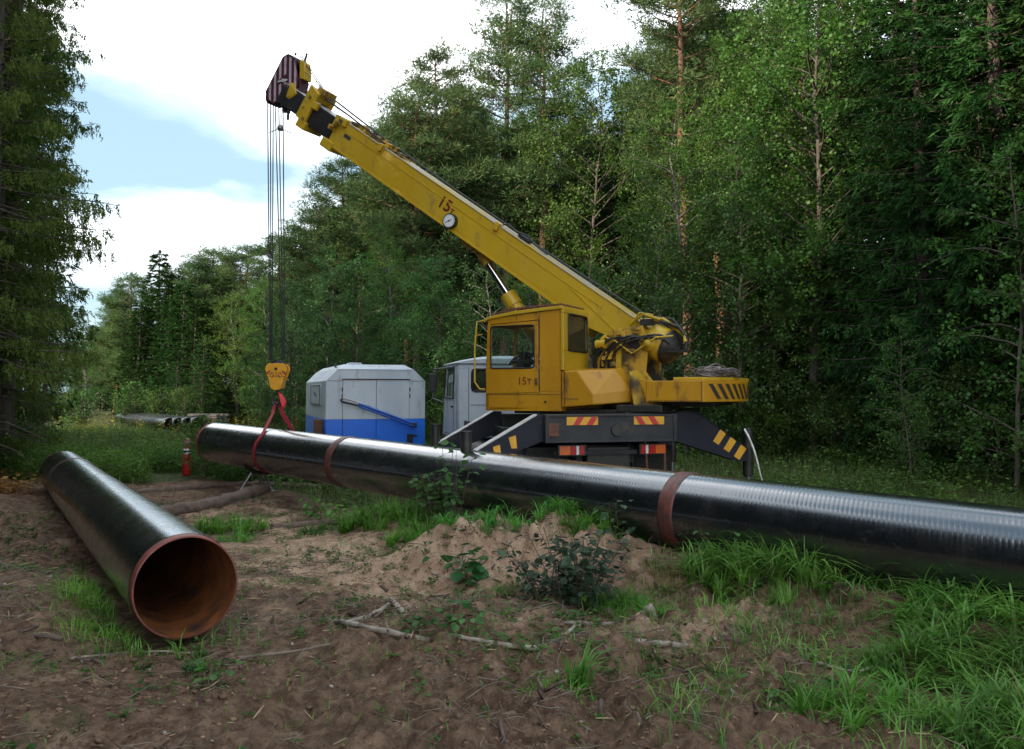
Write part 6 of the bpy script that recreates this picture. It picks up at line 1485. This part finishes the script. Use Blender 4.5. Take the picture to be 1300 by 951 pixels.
# leafy plants that stand singly
def sapling(name, cx, cy, stems, h, leaf, mat, label, cat, spread=.25, per=16, lw=.8, arch=.2, stem_mat='stem_green', seed=0):
    r_ = np.random.default_rng(seed); q = QB(); s_ = QB(); z = gz(cx, cy) - .02
    for k in range(stems):
        az = r_.uniform(0, 6.28); o_ = np.array([math.cos(az), math.sin(az), 0]); hh = h * r_.uniform(.65, 1.05); t = np.linspace(0, 1, 7)
        P = o_ * (spread * (t ** 1.4))[:, None] * r_.uniform(.3, 1.2) + np.array([0, 0, 1]) * (hh * t)[:, None] + o_ * .05 * r_.uniform(0, 1) * stems / 4; s_.tube(P, np.linspace(.007, .0025, 7), 5)
        tt = r_.uniform(.15, 1.0, per); B = np.stack([np.interp(tt, t, P[:, i]) for i in range(3)], 1)
        a2 = r_.uniform(0, 6.28, per); D = unit(np.stack([np.cos(a2), np.sin(a2), r_.uniform(-.1, .6, per)], 1)); pl_ = leaf * r_.uniform(.3, 1.5, per)
        for j in range(per): s_.tube(np.array([B[j], B[j] + D[j] * pl_[j]]), [.002, .0015], 3)
        B2 = B + D * pl_[:, None]; D2 = unit(D + [0, 0, -.5] + r_.normal(0, .25, D.shape)); n_ = unit(r_.normal(0, .4, D.shape) + [0, 0, 1.]); U = unit(np.cross(D2, n_)); nn = np.cross(U, D2)
        sz = leaf * r_.uniform(.7, 1.25, per)
        for sg in (-1, 1):   # each leaf is two halves folded at the midrib
            half = unit(U * sg + nn * .25); c0 = B2; c1 = B2 + D2 * (sz * .35)[:, None] + half * (sz * lw * .5)[:, None]; c2 = B2 + D2 * (sz * .75)[:, None] + half * (sz * lw * .36)[:, None]; c3 = B2 + D2 * sz[:, None]
            q.add(np.stack([c0, c1, c2, c3], 1).reshape(-1, 3), np.arange(per * 4).reshape(-1, 4))
    rt = thing(name, label, cat, (cx, cy, z))
    for nm, b, mm in (('stem', s_, stem_mat), ('leaves', q, mat)):
        o = bpy.data.objects.new(nm, b.mesh(nm, mm)); col.objects.link(o); o.parent = rt
    return rt
sapling('dark_bush', .60, 7.95, 20, .74, .078, 'leaf_dark', 'dark bluish-leaved bush at the right foot of the dirt mound', 'bush', .38, 20, .85, seed=2, stem_mat='grey_bark')
sapling('dark_bush', .34, 8.15, 12, .50, .070, 'leaf_dark', 'lower dark bush joined to the left of the bluish one', 'bush', .34, 18, .85, seed=3, stem_mat='grey_bark')
sapling('aspen_sapling', -.72, 11.1, 7, 1.42, .095, 'leaf_cool', 'thin aspen sapling rising in front of the long pipe left of the mound', 'sapling', .20, 19, .85, seed=4, stem_mat='grey_bark')
sapling('aspen_sapling', -1.05, 11.9, 6, .72, .10, 'leaf_cool', 'short broad-leaved sapling at the foot of the thin aspen', 'sapling', .35, 12, .9, seed=5)
sapling('aspen_sapling', 1.18, 9.55, 5, .62, .085, 'leaf_dark', 'small sapling against the pipe right of the mound', 'sapling', .18, 14, .85, seed=6)
sapling('aspen_sapling', 2.05, 8.75, 8, .42, .075, 'leaf_cool', 'small leafy plant under the pipe left of the sedge', 'sapling', .3, 10, .85, seed=7)
sapling('nettle_plant', -2.95, 13.6, 6, .50, .10, 'grass_bright', 'bright yellow-green leafy plant near the log end', 'plant', .3, 12, .6, seed=8)
sapling('nettle_plant', -2.4, 12.9, 10, .34, .09, 'grass_bright', 'low bright leafy plant in front of the log end', 'plant', .4, 10, .6, seed=9)
sapling('herb_plant', -.45, 6.85, 6, .16, .075, 'leaf_cool', 'pale herb with oval leaves beside the white branch', 'plant', .22, 7, .8, seed=10)
sapling('herb_plant', -.75, 6.75, 5, .14, .065, 'leaf_cool', 'smaller pale herb left of the oval-leaved one', 'plant', .2, 7, .8, seed=11)
sapling('herb_plant', -2.05, 5.95, 5, .14, .07, 'leaf_cool', 'pale herb below the mouth of the short pipe', 'plant', .2, 7, .8, seed=12)
sapling('herb_plant', .6, 7.25, 8, .16, .06, 'leaf_shrub', 'green herb in front of the dark bush', 'plant', .3, 9, .7, seed=13)
sapling('herb_plant', -.1, 7.35, 6, .12, .05, 'leaf_shrub', 'flat herb between white branch and burdock', 'plant', .3, 8, .7, seed=14)
sapling('herb_plant', .25, 6.55, 9, .14, .055, 'leaf_shrub', 'spreading herb just above the long white root', 'plant', .42, 9, .7, seed=15)
sapling('herb_plant', 1.9, 5.9, 7, .14, .065, 'leaf_cool', 'broad herb at the lower edge near the sedge', 'plant', .3, 8, .8, seed=16)
sapling('burdock_plant', -.47, 9.05, 6, .34, .135, 'leaf_burdock', 'dark green broad-leaved plant on the mound foot', 'plant', .16, 5, 1.0, seed=21)
# logs, roots and fallen branches, each a thing of its own
def stick(name, pts, r0, r1, mat, label, cat, n=8, seed=0, lift=.01, knots=0):
    r_ = np.random.default_rng(seed); pts = [Vector((p[0], p[1], gz(p[0], p[1]) + lift + (p[2] if len(p) > 2 else 0))) for p in pts]
    P = []
    for a, b in zip(pts[:-1], pts[1:]):
        k = max(3, int((b - a).length / .09)); P += [a.lerp(b, i / k) for i in range(k)]
    P.append(pts[-1]); P = np.array([tuple(p) for p in P]); m = len(P)
    for _ in range(3): P[1:-1] = (P[:-2] + P[1:-1] * 2 + P[2:]) / 4
    P += r_.normal(0, r0 * .12, P.shape); rr = np.linspace(r0, r1, m) * r_.uniform(.86, 1.14, m)
    b = MB().tube([Vector(p) for p in P], list(rr), n)
    for i in range(0, m * n):
        v = b.v[i]; b.v[i] = v + (v - Vector(P[i // n])) * float(r_.normal(0, .10))
    if knots:
        for _ in range(knots):
            i = r_.integers(1, m - 1); d = Vector(r_.normal(size=3)); d.z = abs(d.z); d.normalize(); p = Vector(P[i]); b.tube([p, p + d * rr[i] * 1.4, p + d * rr[i] * r_.uniform(1.8, 3.4)], [rr[i] * .5, rr[i] * .35, rr[i] * .15], 5)
    return tag(b.build(name, mat), label, cat)
stick('log', [(-5.75, 13.9), (-5.1, 15.0), (-4.62, 16.3)], .10, .12, 'bark_log', 'brown barked log lying from the short pipe towards the stand', 'log', 12, 1, .07, 0)
stick('log', [(-7.3, 16.9), (-6.2, 17.6), (-5.2, 17.9), (-3.9, 18.2)], .07, .05, 'bark_log', 'thinner dark log behind the stand feet', 'log', 10, 2, .05)
stick('log', [(-3.6, 13.1), (-2.9, 13.5), (-2.2, 13.6), (-1.6, 13.9)], .05, .07, 'bark_log', 'half buried root running right from the log end', 'root', 9, 3, .01)
stick('fallen_branch', [(-1.55, 7.50), (-1.35, 7.0), (-1.05, 6.70), (-.62, 6.62)], .018, .024, 'dead_wood', 'whitish bent branch in the foreground, left one of the pair', 'branch', 8, 4, .02, 5)
stick('fallen_branch', [(-1.38, 7.25), (-1.15, 7.62), (-1.12, 7.95)], .034, .022, 'dead_wood', 'thick pale stub forking up from the bent branch', 'branch', 8, 5, .03)
stick('fallen_branch', [(-1.14, 8.10), (-1.03, 7.98), (-.98, 7.9)], .024, .030, 'dead_wood', 'short white wood piece above the bent branch', 'wood piece', 8, 6, .03)
stick('fallen_branch', [(-.42, 6.52), (.0, 6.42), (.22, 6.5), (.40, 6.72), (.52, 6.86)], .016, .026, 'dead_wood', 'long pale root lying low in the middle foreground', 'root', 8, 7, .02, 5)
stick('fallen_branch', [(.05, 7.0), (.4, 7.08), (.85, 7.22)], .012, .020, 'dead_wood', 'straight grey stick in front of the fine tussock', 'stick', 7, 8, .02)
stick('wood_stub', [(1.22, 7.55, 0), (1.17, 7.62, .12)], .045, .040, 'dead_wood', 'short upright stub right of the fine tussock', 'stump', 9, 9, 0)
stick('fallen_branch', [(-.85, 9.35), (-.62, 9.25), (-.50, 9.5), (-.52, 9.8)], .016, .010, 'dead_wood', 'curled grey root at the left foot of the mound', 'root', 7, 10, .02, 3)
stick('fallen_branch', [(-.25, 8.95), (.2, 8.55), (.55, 8.50)], .010, .014, 'dark_twig', 'dark stick leaning across the mound foot', 'stick', 6, 11, .03)
stick('fallen_branch', [(-5.4, 7.0), (-4.7, 7.2), (-4.2, 7.1), (-3.5, 6.9)], .030, .018, 'bark_log', 'dark branch half buried left of the short pipe', 'branch', 8, 12, .02)
stick('fallen_branch', [(-3.3, 6.6), (-2.8, 6.9), (-2.4, 6.75)], .012, .008, 'dead_wood', 'thin pale stick under the short pipe mouth', 'stick', 6, 13, .02)
stick('fallen_branch', [(-2.0, 6.5), (-1.6, 6.62), (-1.35, 6.58)], .014, .010, 'dark_twig', 'brown stick lying right of the short pipe mouth', 'stick', 6, 14, .02)
stick('fallen_branch', [(2.2, 6.35), (2.45, 6.2), (2.7, 6.25)], .014, .010, 'dead_wood', 'pale stick before the corner sedge', 'stick', 6, 15, .02)
stick('fallen_branch', [(.95, 6.75), (1.25, 6.62), (1.42, 6.55)], .035, .02, 'dead_wood', 'flat broken wood slab in the brown soil at right', 'wood piece', 7, 16, .01)
stick('fallen_branch', [(-2.75, 8.5), (-2.25, 9.1), (-2.1, 9.35)], .009, .007, 'dead_wood', 'thin stick pointing from the short pipe into the clearing', 'stick', 6, 17, .02)
stick('fallen_branch', [(.9, 9.1), (1.15, 8.95), (1.5, 9.3)], .008, .006, 'dead_wood', 'thin pale twig right of the mound', 'stick', 6, 18, .03)
# litter: too many to count
q = QB(); n = 2600; x, y = scatter(24000, -8, 5, 4.2, 16, lambda x, y: np.clip(.25 + vnoise(x * .9, y * .9, 99) * 1.8, .05, 1)); P = on_ground(x, y, .012); a = rng.uniform(0, 6.28, len(x)); L = rng.uniform(.04, .30, len(x)) ** 1.2 + .03
for p, a_, l_ in zip(P, a, L):
    d = np.array([math.cos(a_), math.sin(a_), rng.normal(0, .18)]); r0 = .0022 + .010 * l_ * rng.uniform(.4, 1.2); q.tube(np.array([p, p + d * l_ * .5 + rng.normal(0, .08 * l_, 3), p + d * l_]), [r0, r0, r0 * .6], 4)
tag(q.build('twig_litter', 'dark_twig'), 'small twigs strewn over the churned earth', 'twigs', kind='stuff')
q = QB()
x, y = scatter(2600, -8, 5, 4.2, 14, lambda x, y: np.clip(.3 + vnoise(x * 1.1, y * 1.1, 55) * 2, .02, 1)); P = on_ground(x, y, .014)
for p in P:
    a_ = rng.uniform(0, 6.28); l_ = rng.uniform(.02, .14); d = np.array([math.cos(a_), math.sin(a_), rng.normal(0, .2)]); r0 = .002 + .04 * l_ * rng.uniform(.4, 1); q.tube(np.array([p, p + d * l_ * .5, p + d * l_]), [r0 * .6, r0, r0 * .5], 4)
tag(q.build('wood_chips', 'cut_wood'), 'pale wood chips and splinters in the earth', 'wood chips', kind='stuff')
q = QB(); x, y = scatter(42000, -9, 5, 4.2, 18, lambda x, y: np.clip(.35 + vnoise(x * .8, y * .8, 44) * 2, .03, 1) * (1 - .7 * blob(x, y, -1.6, 10.5, 2.5, 2))); P = on_ground(x, y, .008)
D = unit(np.stack([rng.normal(size=len(x)), rng.normal(size=len(x)), rng.normal(0, .35, len(x))], 1)); U = unit(np.cross(D, np.array([0, 0, 1.]) + rng.normal(0, .4, D.shape))); s_ = rng.uniform(.015, .05, len(x)); q.rhomb(P, D, U, s_, s_ * .6)
tag(q.build('dead_leaves', 'dead_leaf'), 'brown fallen leaves over the earth', 'leaves', kind='stuff')
def lumps(n, box, dens, s0, s1, mat, name, label, cat, pw=3., shp=(1, .75, .5)):
    x, y = scatter(n, *box, dens); q = QB(); base = np.array([(a, b, c) for c in (-1, 1) for b in (-1, 1) for a in (-1, 1)], float); fq = np.array([(0, 2, 3, 1), (4, 5, 7, 6), (0, 1, 5, 4), (2, 6, 7, 3), (0, 4, 6, 2), (1, 3, 7, 5)])
    s_ = s0 + (s1 - s0) * rng.uniform(0, 1, len(x)) ** pw; P = on_ground(x, y); 
    for p, s in zip(P, s_):
        R3 = np.array(Matrix.Rotation(rng.uniform(0, 6.28), 3, Vector(rng.normal(size=3))).to_3x3())
        q.add((base * rng.uniform(.30, 1.0, (8, 3)) * list(shp) * s) @ R3.T + p + [0, 0, s * .25], fq)
    return tag(q.build(name, mat), label, cat, kind='stuff')
lumps(420, (-8, 5, 4.2, 12), lambda x, y: .5 + 0 * x, .008, .035, 'pebble', 'pebbles', 'small pale stones in the earth', 'stones', 3., (1, .85, .7))
M['clod'] = material('clod', (.11, .068, .048), (.20, .125, .088), .95, nscale=12, bump=.5)
M['clod'].node_tree.nodes['Principled BSDF'].inputs['Specular IOR Level'].default_value = .1
lumps(8000, (-8, 5, 4.2, 15), lambda x, y: np.clip(.3 + vnoise(x * .7, y * .7, 12) * 2 - 1.2 * blob(x, y, -1.6, 10.8, 2.6, 2.0), .02, 1), .006, .034, 'clod', 'earth_clods', 'loose clods of brown earth over the clearing and mound', 'earth clods', 6.)
lumps(900, (-7, 3, 4.2, 10), lambda x, y: np.clip(.15 + vnoise(x * .9, y * .9, 71) * 2.5 + .5 * blob(x, y, -4.5, 6.8, 2.0, 2.0), 0, 1), .02, .085, 'bark_log', 'bark_debris', 'dark broken bark and root pieces in the churned earth', 'debris', 2., (1.5, .28, .16))
